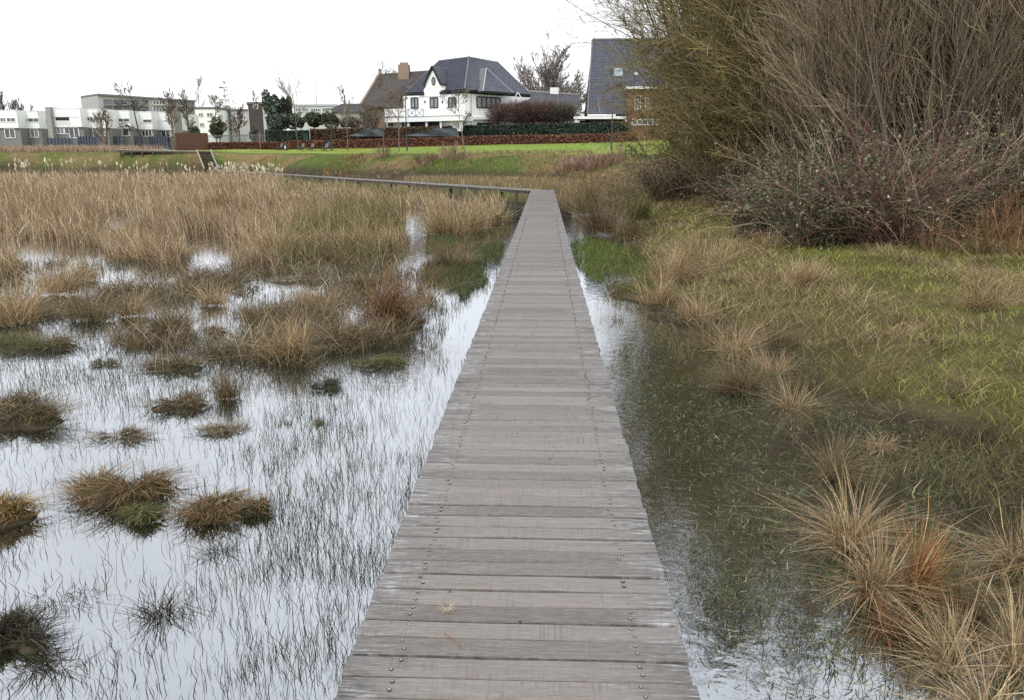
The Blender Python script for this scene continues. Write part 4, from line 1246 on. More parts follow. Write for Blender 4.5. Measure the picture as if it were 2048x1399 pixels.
MB().box(b_[0] - .15, b_[0] + .15, b_[1] - .04, b_[1] + .003, z0 + .003, z1).build("board", M_stone, o)

# ---- the walker on the bank
def person():
    Y = 100.9
    b_ = on_y(339.5, 299.3, Y)
    o = thing("person", "person in dark coat and trousers walking along the bank platform", "person", b_)
    J = {"pel": (0, 0, .92), "w": (0, 0, 1.08), "ch": (.02, 0, 1.34), "nk": (.03, 0, 1.50), "hd": (.05, 0, 1.62), "tp": (.05, 0, 1.72),
         "hl": (.03, -.09, .88), "kl": (.16, -.09, .50), "al": (.24, -.09, .09), "tl": (.36, -.09, .05),
         "hr": (-.02, .09, .88), "kr": (-.06, .09, .48), "ar": (-.26, .09, .13), "tr": (-.17, .09, .04),
         "sl": (.02, -.18, 1.42), "el": (-.08, -.23, 1.16), "wl": (-.02, -.22, .92), "fl": (.02, -.22, .84),
         "sr": (.02, .18, 1.42), "er": (.0, .23, 1.15), "wr": (.16, .22, .98), "fr": (.21, .22, .92)}
    Rr = {"pel": .15, "w": .14, "ch": .17, "nk": .06, "hd": .095, "tp": .06, "hl": .095, "kl": .065, "al": .045, "tl": .04, "hr": .095, "kr": .065, "ar": .045, "tr": .04,
          "sl": .075, "el": .05, "wl": .035, "fl": .03, "sr": .075, "er": .05, "wr": .035, "fr": .03}
    E = ["pel-w", "w-ch", "ch-nk", "nk-hd", "hd-tp", "pel-hl", "hl-kl", "kl-al", "al-tl", "pel-hr", "hr-kr", "kr-ar", "ar-tr", "ch-sl", "sl-el", "el-wl", "wl-fl", "ch-sr", "sr-er", "er-wr", "wr-fr"]
    ks = list(J)
    me = bpy.data.meshes.new("body")
    me.from_pydata([J[k_] for k_ in ks], [tuple(ks.index(t) for t in e_.split("-")) for e_ in E], [])
    ob = link("body", me, o)
    ob.modifiers.new("skin", 'SKIN'); me.skin_vertices or None
    for i, k_ in enumerate(ks):
        me.skin_vertices[0].data[i].radius = (Rr[k_], Rr[k_])
    me.skin_vertices[0].data[0].use_root = True
    s2 = ob.modifiers.new("sub", 'SUBSURF'); s2.levels = s2.render_levels = 2
    me.materials.append(plain("dark_clothes", (.022, .024, .030), .9, .3, 6))
    rg = np.random.default_rng(2)
    u = rg.normal(0, 1, (260, 3)); u /= np.linalg.norm(u, axis=1, keepdims=True); u[:, 2] = np.abs(u[:, 2])
    h_ = leaves_np(rg, np.array([.045, 0, 1.66]) + u * [.10, .095, .105], np.full(260, .05), jitter_cols(rg, 260, [(.03, .022, .016)], [1]))
    obj_np("hair", h_, M_bark, o)
    fv = MB().hexa([(.125, -.045, 1.57), (.125, .045, 1.57), (.150, .05, 1.64), (.150, -.05, 1.64)], [(.155, -.03, 1.575), (.155, .03, 1.575), (.165, .035, 1.64), (.165, -.035, 1.64)])
    link("face", mesh_np("face", fv.v, fv.l, fv.n, [plain("skin_tone", (.42, .28, .21), .6, .1)]), o)
person()
# ------------------------------------------------------------------ trees and shrubs
def bare_tree(name, label, base, H, tr, col, rng_seed, tf=.95, c0=.28, k=(14, 8, 6), ang=(.7, .6, .6), ratio=(.42, .5, .5), trop=.06, wander=.10, rmin=.012,
              lean=(0, 0), stems=1, spread=.0, group=None, leaf=None, ivy=None, npt=(9, 7, 5, 4), cat="tree", colv=.22, twig_col=None):
    rg = np.random.default_rng(rng_seed)
    o = thing(name, label, cat, base, group=group)
    az = rg.uniform(0, 2 * pi, stems)
    rr = np.sqrt(rg.random(stems)) * spread
    p0 = np.stack([np.cos(az) * rr * .35, np.sin(az) * rr * .35, np.full(stems, -.25)], 1)
    d0 = np.stack([np.cos(az) * rr * .5 + lean[0], np.sin(az) * rr * .5 + lean[1], np.ones(stems)], 1)
    L0 = np.full(stems, H * tf + .25) * rg.uniform(.8 if stems > 1 else 1, 1.0, stems)
    P0 = grow(rg, p0, d0, L0, npt[0], wander * .45, (0, 0, .05))
    R0 = np.full(stems, tr) * rg.uniform(.65 if stems > 1 else 1, 1.0, stems)
    obj_np("trunk" if stems == 1 else "stems", tubes_np(P0, R0, 6 if stems < 8 else 4, .25, rmin, jitter_cols(rg, stems, [col], [1], .12)), M_bark, o)
    parts = []
    P, R, L = P0, R0, L0
    tc = twig_col or col
    for lv in range(len(k)):
        P, R, L = fork(rg, P, R, L, k[lv], c0 if lv == 0 else .18, 1.0, ang[lv], ratio[lv], npt[lv + 1], wander, (0, 0, trop), rr=.5)
        f = lv / max(1, len(k) - 1)
        cc = np.array(col) * (1 - f) + np.array(tc) * f
        parts.append(tubes_np(P, R, 4 if lv == 0 else 3, .3, rmin * (1 if lv else 1.5), jitter_cols(rg, len(P), [cc], [1], colv)))
    obj_np("crown", merge_np(parts), M_bark, o)
    if leaf:
        n_, pal, wts, size, up = leaf
        i = rg.integers(0, len(P), n_)
        c = P[i, rg.integers(1, P.shape[1], n_)] + rg.normal(0, size * .6, (n_, 3))
        obj_np("leaves", leaves_np(rg, c, rg.uniform(.6, 1.3, n_) * size, jitter_cols(rg, n_, pal, wts, .3)), M_leaf, o)
    if ivy:
        n_, zmax, size, rad = ivy
        z = rg.random(n_) * zmax
        i = rg.integers(0, stems, n_)
        x = np.clip(z / (H * tf), 0, .999) * (npt[0] - 1); a = x.astype(int); f = (x - a)[:, None]
        c = P0[i, a] * (1 - f) + P0[i, a + 1] * f
        t = rg.uniform(0, 2 * pi, n_)
        lump = .35 + fbm(z * 1.3 + i * 7, t * 1.2, rng_seed) * 1.1
        c = c + np.stack([np.cos(t), np.sin(t), np.zeros(n_)], 1) * (rad * lump * rg.uniform(.5, 1.1, n_))[:, None]
        obj_np("ivy", leaves_np(rg, c, rg.uniform(.7, 1.3, n_) * size, jitter_cols(rg, n_, [(.028, .048, .024), (.02, .032, .016), (.05, .07, .035)], [3, 3, 1], .25)), M_gloss, o)
    return o

BARK = (.15, .12, .095); GREYB = (.20, .165, .13); DARKB = (.060, .050, .042); PURP = (.115, .075, .066); MOSS = (.175, .142, .062)

def tree_at(px, Y, ytop):
    b_ = ground_at(px, Y); return b_, on_y(px, ytop, Y)[2] - b_[2]

def tree_hit(px, pyb, ytop):
    b_ = hit(px, pyb); return b_, on_y(px, ytop, b_[1])[2] - b_[2]

YT = "young trees planted on the lawn"
yt = [  # px, base y, top y, label, kwargs
    (361, 297, 186, "bare tree with clipped knobbly crown at the fence's left end", dict(c0=.5, ratio=(.30, .5, .5), ang=(.55, .6, .6), k=(18, 8, 5), twig_col=GREYB)),
    (407, 297, 168, "slim upright bare tree just right of the tall fence lamp", dict(c0=.42, ratio=(.34, .5, .5), ang=(.33, .4, .5), k=(16, 7, 5), trop=.12)),
    (515, 294, 183, "thin dark bare tree with a pale lower trunk left of the conifer", dict(c0=.4, ratio=(.26, .5, .5), ang=(.5, .5, .5), k=(13, 6, 4))),
    (598, 299, 160, "forked pale barked young tree with twisting upright limbs behind the benches", dict(c0=.28, ratio=(.62, .42, .45), ang=(.42, .6, .6), k=(7, 7, 6), trop=.10, wander=.16, twig_col=GREYB)),
    (695, 302, 184, "young bare tree standing right of the bin post, before the left tarpaulin", dict(c0=.36, ratio=(.36, .5, .45), ang=(.75, .6, .6), k=(12, 7, 5), trop=.04)),
    (767, 302, 146, "taller young bare tree before the villa's brown roofed wing", dict(c0=.36, ratio=(.34, .5, .45), ang=(.8, .6, .6), k=(15, 8, 6), trop=.03)),
    (798, 303, 152, "young bare tree before the villa's terrace, left of the slender lamp post", dict(c0=.36, ratio=(.30, .5, .45), ang=(.8, .6, .6), k=(13, 7, 5), trop=.03)),
    (929, 303, 196, "young bare tree with a wide low crown in front of the villa's corner", dict(c0=.42, ratio=(.5, .48, .45), ang=(.85, .6, .6), k=(13, 8, 6), trop=.05, twig_col=(.13, .12, .10))),
]
for i, (px, pb, tp, lb, kw) in enumerate(yt):
    b_, H = tree_hit(px, pb, tp)
    bare_tree("young_tree", lb, b_, H, .085, BARK if i not in (3,) else (.20, .165, .12), 40 + i, group=YT, rmin=.016, **kw)
b_, H = tree_hit(453, 296, 168)
bare_tree("narrow_leafy_tree", "narrow tree still hung with brownish olive leaves at the lawn's left end", b_, H, .11, GREYB, 60, c0=.28, k=(34, 6, 4), ang=(1.05, .7, .6), ratio=(.24, .5, .5), trop=-.04, rmin=.016,
          leaf=(2000, [(.16, .15, .085), (.12, .13, .075), (.22, .17, .11), (.09, .10, .06)], [3, 3, 2, 2], .14, 0))
# bare street trees before the row houses
b_ = ground_at(214, 111); bare_tree("forked_tree", "bare forked tree with thick trunks before the white row houses", b_, on_y(214, 216, 111)[2] - b_[2], .17, BARK, 70, c0=.2, stems=3, spread=.45, k=(8, 7, 6), ang=(.75, .6, .6), ratio=(.5, .5, .5), rmin=.02)
b_ = ground_at(286, 107); bare_tree("leaning_tree", "dark leaning bare tree with an arched crown near the walking person", b_, on_y(281, 190, 107)[2] - b_[2], .14, DARKB, 71, c0=.3, k=(11, 8, 6), ang=(.95, .7, .6), ratio=(.5, .5, .5), rmin=.02, lean=(-.12, 0), trop=.02)
b_ = ground_at(351, 118); bare_tree("street_tree", "brown twiggy tree at the end corner of the white row", b_, on_y(350, 188, 118)[2] - b_[2], .15, (.12, .085, .06), 72, c0=.4, k=(16, 8, 6), ang=(.6, .6, .6), ratio=(.36, .5, .5), rmin=.02)
b_ = ground_at(379, 122); bare_tree("street_tree", "brown twiggy tree behind the red brown board fence", b_, on_y(378, 196, 122)[2] - b_[2], .16, (.12, .085, .06), 73, c0=.35, k=(16, 8, 6), ang=(.65, .6, .6), ratio=(.4, .5, .5), rmin=.02)
b_ = ground_at(436, 130); bare_tree("street_tree", "loose grey bare tree between lamp fence and narrow leafy tree", b_, on_y(436, 200, 130)[2] - b_[2], .14, GREYB, 74, c0=.3, k=(14, 8, 6), ang=(.8, .6, .6), ratio=(.45, .5, .5), rmin=.022)
b_ = ground_at(480, 133); bare_tree("street_tree", "spreading brown bare tree behind the slatted fence", b_, on_y(480, 222, 133)[2] - b_[2], .14, (.13, .095, .075), 75, c0=.2, k=(16, 9, 6), ang=(.9, .6, .6), ratio=(.5, .5, .5), rmin=.024)
# dark line of trees behind the far left houses
for i, (px, tp) in enumerate([(-4, 200), (5, 196), (14, 199), (22, 201), (29, 206), (37, 206), (46, 204), (53, 207), (60, 213)]):
    b_ = np.array([on_y(px, 230, 175)[0], 175, 2.5])
    bare_tree("dark_tree", "dark spiky bare tree in the row above the far left houses", b_, on_y(px, tp, 175)[2] - b_[2], .2, (.12, .115, .12), 90 + i, c0=.35, k=(14, 7, 4), ang=(.4, .45, .5), ratio=(.28, .5, .5), rmin=.024, trop=.1,
              group="dark trees behind the far left houses")
# big round oak and the smaller one behind the villa
b_ = np.array([on_y(1096, 230, 150)[0], 150, 3.0])
def dome_tree(name, label, base, H, rx, tr, col, tw, seed, k=(11, 8, 5), n_limb=22, rmin=.024):
    rg = np.random.default_rng(seed)
    o = thing(name, label, "tree", base)
    P0 = grow(rg, np.array([[0, 0, -.3]]), np.array([[0, 0, 1.]]), np.array([.42 * H]), 6, .03, (0, 0, 0))
    obj_np("trunk", tubes_np(P0, [tr], 8, .7, 0, np.array([col])), M_bark, o)
    t = rg.uniform(.55, 1.0, n_limb)
    x = t * 5; a = np.minimum(x.astype(int), 4); f = (x - a)[:, None]
    p = P0[0, a] * (1 - f) + P0[0, a + 1] * f
    az = np.arange(n_limb) * 2.399 + rg.normal(0, .2, n_limb)
    el = np.arcsin(np.clip(np.linspace(.12, .99, n_limb) + rg.normal(0, .05, n_limb), .05, .999))
    d = np.stack([np.cos(az) * np.cos(el), np.sin(az) * np.cos(el), np.sin(el)], 1)
    c = np.array([0, 0, .56 * H]); r_ = np.array([rx, rx, .44 * H])
    q_ = (p - c) / r_; dd = d / r_
    A2 = (dd ** 2).sum(1); B2 = (q_ * dd).sum(1); C2 = (q_ ** 2).sum(1) - 1
    L = (-B2 + np.sqrt(np.maximum(B2 ** 2 - A2 * C2, 0))) / A2 * rg.uniform(.86, 1.0, n_limb)
    P = grow(rg, p, d, L, 10, .09, (0, 0, .02)); R = np.full(n_limb, tr * .42)
    parts = [tubes_np(P, R, 5, .25, rmin, jitter_cols(rg, n_limb, [col], [1], .1))]
    LL = np.full(n_limb, H * .52)
    for lv in range(3):
        P, R, LL = fork(rg, P, R, LL, k[lv], .25, 1.0, (.5, .5, .45)[lv], (.36, .5, .5)[lv], (7, 5, 4)[lv], .09, (0, 0, .05), rr=.5)
        parts.append(tubes_np(P, R, 3, .35, rmin * (1, .8, .62)[lv], jitter_cols(rg, len(P), [tw], [1], .2)))
    obj_np("crown", merge_np(parts), M_bark, o)
dome_tree("oak_tree", "big round crowned bare tree between villa and tall tiled roof", b_, on_y(1096, 84, 150)[2] - 3, 7.0, .45, (.14, .122, .108), (.24, .21, .185), 101, k=(10, 7, 5), n_limb=64, rmin=.036)
b_ = np.array([on_y(790, 230, 160)[0], 160, 3.0])
bare_tree("bare_tree", "pale round bare tree rising behind the villa's chimney", b_, (on_y(788, 104, 160)[2] - 3), .26, (.20, .175, .15), 102, tf=.6, c0=.5, k=(16, 8, 6), ang=(.6, .6, .6), ratio=(.7, .45, .45), trop=.05, wander=.12, rmin=.026)
# pollards with ball shaped brush crowns
for i, (px, lb) in enumerate([(1012, "pollarded tree with reddish brush crown at the villa's right corner"), (1042, "pollarded tree with reddish brush crown, second from the villa"),
                              (1068, "pollarded tree with brush crown, third from the villa in front of annex"), (1094, "pollarded tree with brush crown, fourth from the villa before the annex"), (1126, "greyest pollarded tree nearest the annex's white panel")]):
    Y = 123.0
    b_ = ground_at(px, Y); rg = np.random.default_rng(120 + i)
    o = thing("pollard_tree", lb, "pollard tree", b_, group="pollarded trees in front of the annex")
    hz = on_y(px, 243, Y)[2] - b_[2]
    P0 = grow(rg, np.array([[0, 0, -.2]]), np.array([[.03, 0, 1.0]]), np.array([hz + .2]), 6, .05, (0, 0, 0))
    obj_np("trunk", tubes_np(P0, [.16], 7, .8, 0, np.array([[.05, .036, .030]])), M_bark, o)
    head = P0[0, -1]
    col_ = (.125, .080, .074) if i < 4 else (.12, .10, .085)
    n_ = 16
    d = rg.normal(0, 1, (n_, 3)); d[:, 2] = np.abs(d[:, 2]) * .5 + .12; d[:, 1] *= .8
    P1 = grow(rg, np.tile(head, (n_, 1)), d, rg.uniform(.7, 1.6, n_), 4, .1, (0, 0, .1))
    parts = [tubes_np(P1, np.full(n_, .08), 4, .5, .03, jitter_cols(rg, n_, [(.05, .036, .03)], [1]))]
    P2, R2, L2 = fork(rg, P1, np.full(n_, .05), np.full(n_, 3.3), 60, .3, 1, .75, .85, 6, .06, (0, 0, .13), .4)
    parts.append(tubes_np(P2, R2, 3, .3, .013, jitter_cols(rg, len(P2), [col_], [1], .25)))
    P3, R3, L3 = fork(rg, P2, R2, L2, 3, .2, .8, .5, .5, 3, .05, (0, 0, .06), .5)
    parts.append(tubes_np(P3, R3, 3, .4, .011, jitter_cols(rg, len(P3), [col_], [1], .25)))
    obj_np("crown", merge_np(parts), M_bark, o)

def leaf_bush(name, label, px, py, rx_px, rz_px, Y, n, pal, wts, size, seed, cat="shrub", group=None, lumps=9, trunk=True, ry=1.0, mat=None):
    """an evergreen made of leaf clumps round a stem"""
    rg = np.random.default_rng(seed)
    c = on_y(px, py, Y); s_ = F / proj(c)[2]
    rx, rz = rx_px / s_, rz_px / s_
    g0 = float(ground_z(c[0], Y, False))
    o = thing(name, label, cat, (c[0], Y, g0), group=group)
    lc = rg.normal(0, 1, (lumps, 3)); lc /= np.linalg.norm(lc, axis=1, keepdims=True); lc *= rg.uniform(.2, .72, (lumps, 1))
    lr = rg.uniform(.34, .6, lumps)
    i = rg.integers(0, lumps, n)
    v = rg.normal(0, 1, (n, 3)); v /= np.linalg.norm(v, axis=1, keepdims=True)
    P = lc[i] + v * (lr[i] * rg.uniform(.55, 1.05, n) ** .5)[:, None]
    P = P * [rx, rx * ry, rz] + [0, 0, c[2] - g0]
    P = P[P[:, 2] > -.1]
    obj_np("foliage", leaves_np(rg, P, rg.uniform(.6, 1.35, len(P)) * size, jitter_cols(rg, len(P), pal, wts, .28)), mat or M_leaf, o)
    if trunk:
        obj_np("trunk", tubes_np(grow(rg, np.array([[0, 0, -.3]]), np.array([[0, 0, 1.]]), np.array([c[2] - g0 + .5]), 5, .03, (0, 0, 0)), [rx * .06 + .05], 6, .4, 0, np.array([DARKB])), M_bark, o)
    return o
EVG = [(.085, .112, .08), (.115, .145, .105), (.055, .075, .056), (.15, .155, .11)]
leaf_bush("conifer", "tall dark conifer, left one of the dark evergreen clump", 538, 222, 17, 42, 128, 3200, EVG, [4, 3, 3, 1], .26, 131, "conifer", "dark evergreens left of the villa", 9)
leaf_bush("conifer", "tallest dark conifer in the middle of the evergreen clump", 556, 218, 17, 37, 130, 3200, EVG, [4, 3, 3, 1], .26, 132, "conifer", "dark evergreens left of the villa", 9)
leaf_bush("conifer", "brownish conifer at the right of the evergreen clump, behind the forked tree", 571, 222, 14, 36, 129, 2600, [(.07, .065, .045), (.045, .055, .036), (.09, .075, .055)], [2, 2, 1], .26, 133, "conifer", "dark evergreens left of the villa", 8)
leaf_bush("evergreen_bush", "large round clipped evergreen below the dark conifers", 555, 242, 22, 22, 123, 3600, [(.085, .11, .085), (.11, .13, .10), (.06, .078, .06)], [3, 3, 2], .20, 134, "evergreen bush", "round evergreen bushes behind the hedges")
leaf_bush("evergreen_bush", "dark evergreen bush right behind the forked young tree", 590, 244, 20, 18, 124, 2800, EVG, [3, 2, 3, 1], .20, 135, "evergreen bush", "round evergreen bushes behind the hedges")
leaf_bush("evergreen_bush", "green evergreen bush left of the lamp with the litter bin", 626, 238, 24, 18, 124, 3200, [(.075, .095, .06), (.11, .12, .08), (.05, .065, .042)], [3, 2, 2], .20, 136, "evergreen bush", "round evergreen bushes behind the hedges")
leaf_bush("evergreen_bush", "brown tinged evergreen bush behind the lamp with the litter bin", 665, 240, 24, 16, 124, 3000, [(.095, .09, .058), (.13, .11, .07), (.06, .062, .04)], [3, 2, 2], .20, 137, "evergreen bush", "round evergreen bushes behind the hedges")
leaf_bush("evergreen_bush", "low brownish evergreen bush at the foot of the villa's brown wing", 705, 243, 26, 13, 124, 2600, [(.11, .092, .064), (.15, .12, .09), (.06, .058, .04)], [3, 2, 2], .20, 138, "evergreen bush", "round evergreen bushes behind the hedges")
leaf_bush("dark_shrub", "dark shrub behind the red brown board fence", 388, 264, 14, 12, 119, 1400, EVG, [3, 1, 4, 1], .22, 139)
leaf_bush("green_shrub", "mossy green shrub between board fence and narrow leafy tree", 438, 256, 20, 20, 121, 2000, [(.07, .085, .035), (.05, .06, .03), (.1, .1, .05)], [3, 3, 1], .20, 140)
leaf_bush("dark_shrub", "dark clipped shrub left of the short green hedge", 508, 268, 12, 14, 121, 1400, EVG, [3, 1, 4, 1], .2, 141)
# leafless garden thicket before the brown wing
for i, (px, ytop, lb) in enumerate([(735, 205, "bare bushy tree before the brown wing's left end"), (752, 196, "bare bushy tree under the brown wing's roof, next to the terrace"), (712, 222, "low tangle of pale bare branches left of the brown wing")]):
    b_ = ground_at(px, 122.5)
    bare_tree("garden_tree", lb, b_, on_y(px, ytop, 122.5)[2] - b_[2], .09, (.17, .135, .105), 150 + i, tf=.85, c0=.2, stems=4, spread=.9, k=(8, 8, 6), ang=(.8, .7, .6), ratio=(.5, .5, .5), rmin=.018)

# ---- low brush on the bank
def brush(name, label, px, py, w_px, h_px, n, pal, wts, seed, group=None, cat="shrub", stems_l=.7):
    rg = np.random.default_rng(seed)
    b_ = hit(px, py); s_ = F / proj(b_)[2]
    R_ = w_px / 2 / s_; H = h_px / s_
    o = thing(name, label, cat, b_, group=group)
    a = rg.uniform(0, 2 * pi, n); r_ = np.sqrt(rg.random(n)) * R_ * .8
    p = np.stack([np.cos(a) * r_, np.sin(a) * r_, np.zeros(n)], 1)
    gz = ground_z(p[:, 0] + b_[0], p[:, 1] + b_[1], False) - b_[2]
    p[:, 2] = np.clip(gz, -1.5, 1.5) - .08
    d = np.stack([np.cos(a) * r_ / R_ * .7 + rg.normal(0, .2, n), np.sin(a) * r_ / R_ * .7, np.ones(n)], 1)
    P = grow(rg, p, d, H * rg.uniform(.55, 1.1, n), 5, .14, (0, 0, .02))
    P2, R2, L2 = fork(rg, P, np.full(n, .012), np.full(n, H), 5, .3, 1, .6, .4, 3, .12, (0, 0, .05), .6)
    rm = .20 / s_
    c1 = jitter_cols(rg, n, pal, wts, .22)
    obj_np("branches", merge_np([tubes_np(P, np.full(n, rm * 1.5), 3, .5, rm, c1), tubes_np(P2, R2, 3, .5, rm, np.repeat(c1, 5, 0))]), M_bark, o)
    return o
REDB = [(.26, .16, .12), (.20, .12, .09), (.30, .20, .15)]
brush("bank_brush", "reddish brown brush below the small notice board, right part", 1205, 333, 90, 26, 260, REDB, [2, 2, 1], 161, "reddish brown brush along the bank")
brush("bank_brush", "reddish brown brush on the bank, left of the notice board's brush", 1150, 337, 90, 22, 260, REDB, [2, 2, 1], 162, "reddish brown brush along the bank")
brush("bank_bush", "fan shaped reddish bush on the bank edge right of the slender lamp", 905, 318, 50, 34, 60, REDB, [2, 2, 1], 163)
brush("bank_bush", "spreading brown bush on the bank left of the fan shaped bush", 852, 326, 64, 20, 70, [(.18, .09, .07), (.10, .07, .05)], [1, 1], 164)
brush("bank_bush", "small twiggy bush at the foot of the taller young tree", 766, 316, 34, 26, 45, [(.24, .14, .11), (.15, .10, .08)], [1, 1], 165)
brush("dead_fern", "rusty flattened dead fern patch on the bank left of the twiggy bush", 690, 331, 110, 9, 240, [(.26, .15, .075), (.20, .115, .06)], [1, 1], 166)
brush("dark_thicket", "dark leafless thicket on the dike before the house with the balcony", 142, 300, 60, 20, 200, [(.12, .085, .08), (.09, .07, .06)], [1, 1], 167)

# ------------------------------------------------------------------ the wood edge on the right
def shrub_at(px, Y): return ground_at(px, Y)
MS = "large mossy shrubs at the wood edge"
kw = dict(tf=1.0, c0=.12, ang=(.88, .75, .6), ratio=(.38, .5, .5), trop=.025, wander=.13, rmin=.0062, npt=(10, 8, 6, 4), cat="shrub", group=MS, twig_col=(.195, .158, .070))
bare_tree("mossy_shrub", "big mossy olive shrub sweeping left over the tall roof", shrub_at(1485, 37), 17, .085, MOSS, 201, stems=15, spread=1.3, k=(22, 9, 7), lean=(-.02, 0), **kw)
bare_tree("mossy_shrub", "mossy olive shrub in the middle of the wood edge", shrub_at(1560, 33), 17, .085, MOSS, 202, stems=14, spread=1.6, k=(20, 9, 7), **kw)
bare_tree("mossy_shrub", "lower mossy shrub behind the green meadow's straw grass", shrub_at(1470, 31), 5.6, .06, (.135, .11, .055), 203, stems=16, spread=2.0, k=(13, 9, 7), **kw)
bare_tree("mossy_shrub", "lowest mossy shrub nearest the thin dark posts", shrub_at(1380, 40), 6.8, .06, (.14, .115, .055), 204, stems=15, spread=1.8, k=(13, 9, 7), **kw)
bare_tree("mossy_shrub", "mossy shrub merging with the brown upright shrubs", shrub_at(1640, 30), 15.5, .08, (.14, .115, .06), 205, stems=14, spread=1.5, k=(19, 9, 7), **kw)
US = "upright brown shrubs at the wood edge"
kw = dict(tf=1.0, c0=.15, ang=(.42, .42, .4), ratio=(.46, .5, .5), trop=.06, wander=.10, rmin=.0046, npt=(10, 7, 5, 4), cat="shrub", group=US, twig_col=(.24, .185, .115))
UB = (.215, .175, .125)
bare_tree("upright_shrub", "fan of upright brown stems left of the red bramble canes", shrub_at(1765, 22.5), 9.5, .034, UB, 211, stems=26, spread=.95, k=(12, 7, 4), **kw)
bare_tree("upright_shrub", "fan of upright brown stems directly above the red bramble canes", shrub_at(1850, 21.5), 10, .034, UB, 212, stems=30, spread=1.1, k=(12, 7, 4), **kw)
bare_tree("upright_shrub", "fan of upright brown stems right of the red bramble canes", shrub_at(1945, 21), 10, .034, (.20, .165, .12), 213, stems=28, spread=1.1, k=(12, 7, 4), **kw)
bare_tree("upright_shrub", "fan of upright brown stems cut by the photo's right edge", shrub_at(2060, 21.5), 10, .034, (.19, .155, .115), 214, stems=28, spread=1.5, k=(12, 7, 4), **kw)
bare_tree("upright_shrub", "thin greyish upright shrub where mossy and brown shrubs meet", shrub_at(1650, 25.5), 4.2, .028, (.19, .16, .12), 215, stems=20, spread=1.3, k=(12, 7, 4), **kw)
kw2 = dict(kw); kw2.update(rmin=.0065, twig_col=(.165, .14, .075))
bare_tree("upright_shrub", "olive tinged upright shrub deep behind the left brown fans", shrub_at(1770, 29), 11.5, .05, (.15, .125, .075), 216, stems=26, spread=2.0, k=(10, 7, 3), **kw2)
bare_tree("upright_shrub", "olive tinged upright shrub deep behind the middle brown fans", shrub_at(1850, 28), 11.5, .05, (.15, .125, .075), 217, stems=26, spread=2.0, k=(10, 7, 3), **kw2)
bare_tree("upright_shrub", "olive tinged upright shrub deep behind the right brown fans", shrub_at(1975, 27), 11.5, .05, (.14, .118, .075), 218, stems=28, spread=2.0, k=(10, 7, 3), **kw2)
bare_tree("upright_shrub", "olive tinged upright shrub deep in the photo's right edge", shrub_at(2090, 26), 11.0, .05, (.14, .118, .075), 219, stems=28, spread=2.0, k=(10, 7, 3), **kw2)
kw3 = dict(tf=1.0, c0=.12, ang=(.88, .75, .6), ratio=(.38, .5, .5), trop=.03, wander=.13, rmin=.0056, npt=(10, 8, 6, 4), cat="shrub", group=MS, twig_col=(.195, .158, .070))
bare_tree("mossy_shrub", "nearest mossy shrub, right behind the bramble with pale flecked leaves", shrub_at(1620, 27), 11, .07, MOSS, 206, stems=14, spread=1.2, k=(17, 9, 6), **kw3)
TB = "tall dark trees behind the shrubs"
kw = dict(tf=.98, c0=.22, ang=(.5, .5, .5), ratio=(.34, .5, .5), trop=.07, wander=.10, rmin=.011, group=TB, k=(34, 10, 5))
for i, (px, Y, r_, H, iv, lb) in enumerate([
    (1392, 45, .15, 12, 0, "tall dark tree at the left end of the wood, over the tall roof"),
    (1405, 44, .15, 13, 1400, "tall ivy trunked tree above the sweeping mossy shrub"),
    (1462, 43, .17, 13, 1800, "tall dark tree with ivy, between the two mossy shrubs"),
    (1515, 42, .20, 13, 3200, "thick ivy clad trunk in the middle of the wood"),
    (1568, 43, .18, 13, 2400, "ivy clad tree just right of the thickest trunk"),
    (1628, 41, .14, 13, 1200, "slim dark tree where mossy and brown shrubs overlap"),
    (1705, 38, .15, 12, 0, "tall dark tree behind the left brown shrub"),
    (1790, 36, .15, 12, 0, "tall dark tree behind the middle brown shrub"),
    (1880, 35, .16, 12, 900, "tall dark tree behind the right brown shrub"),
    (1990, 30, .15, 10, 0, "leaning dark tree close to the photo's right edge"),
    (2075, 27, .15, 10, 2600, "ivy hung dark tree cut by the photo's right edge")]):
    bare_tree("tall_tree", lb, shrub_at(px, Y), H * 1.8, r_, (.055, .046, .030) if iv else DARKB, 230 + i, ivy=(iv, 9.5, .16, .55) if iv else None, lean=(0.10 if px > 1950 else 0, 0), **kw)
leaf_bush("ivy_bush", "hanging dark ivy bush at the photo's right edge", 2040, 300, 85, 130, 24.5, 6500, [(.028, .045, .030), (.02, .03, .02), (.05, .07, .055)], [3, 3, 1], .13, 251, "ivy", None, 12, mat=M_gloss)

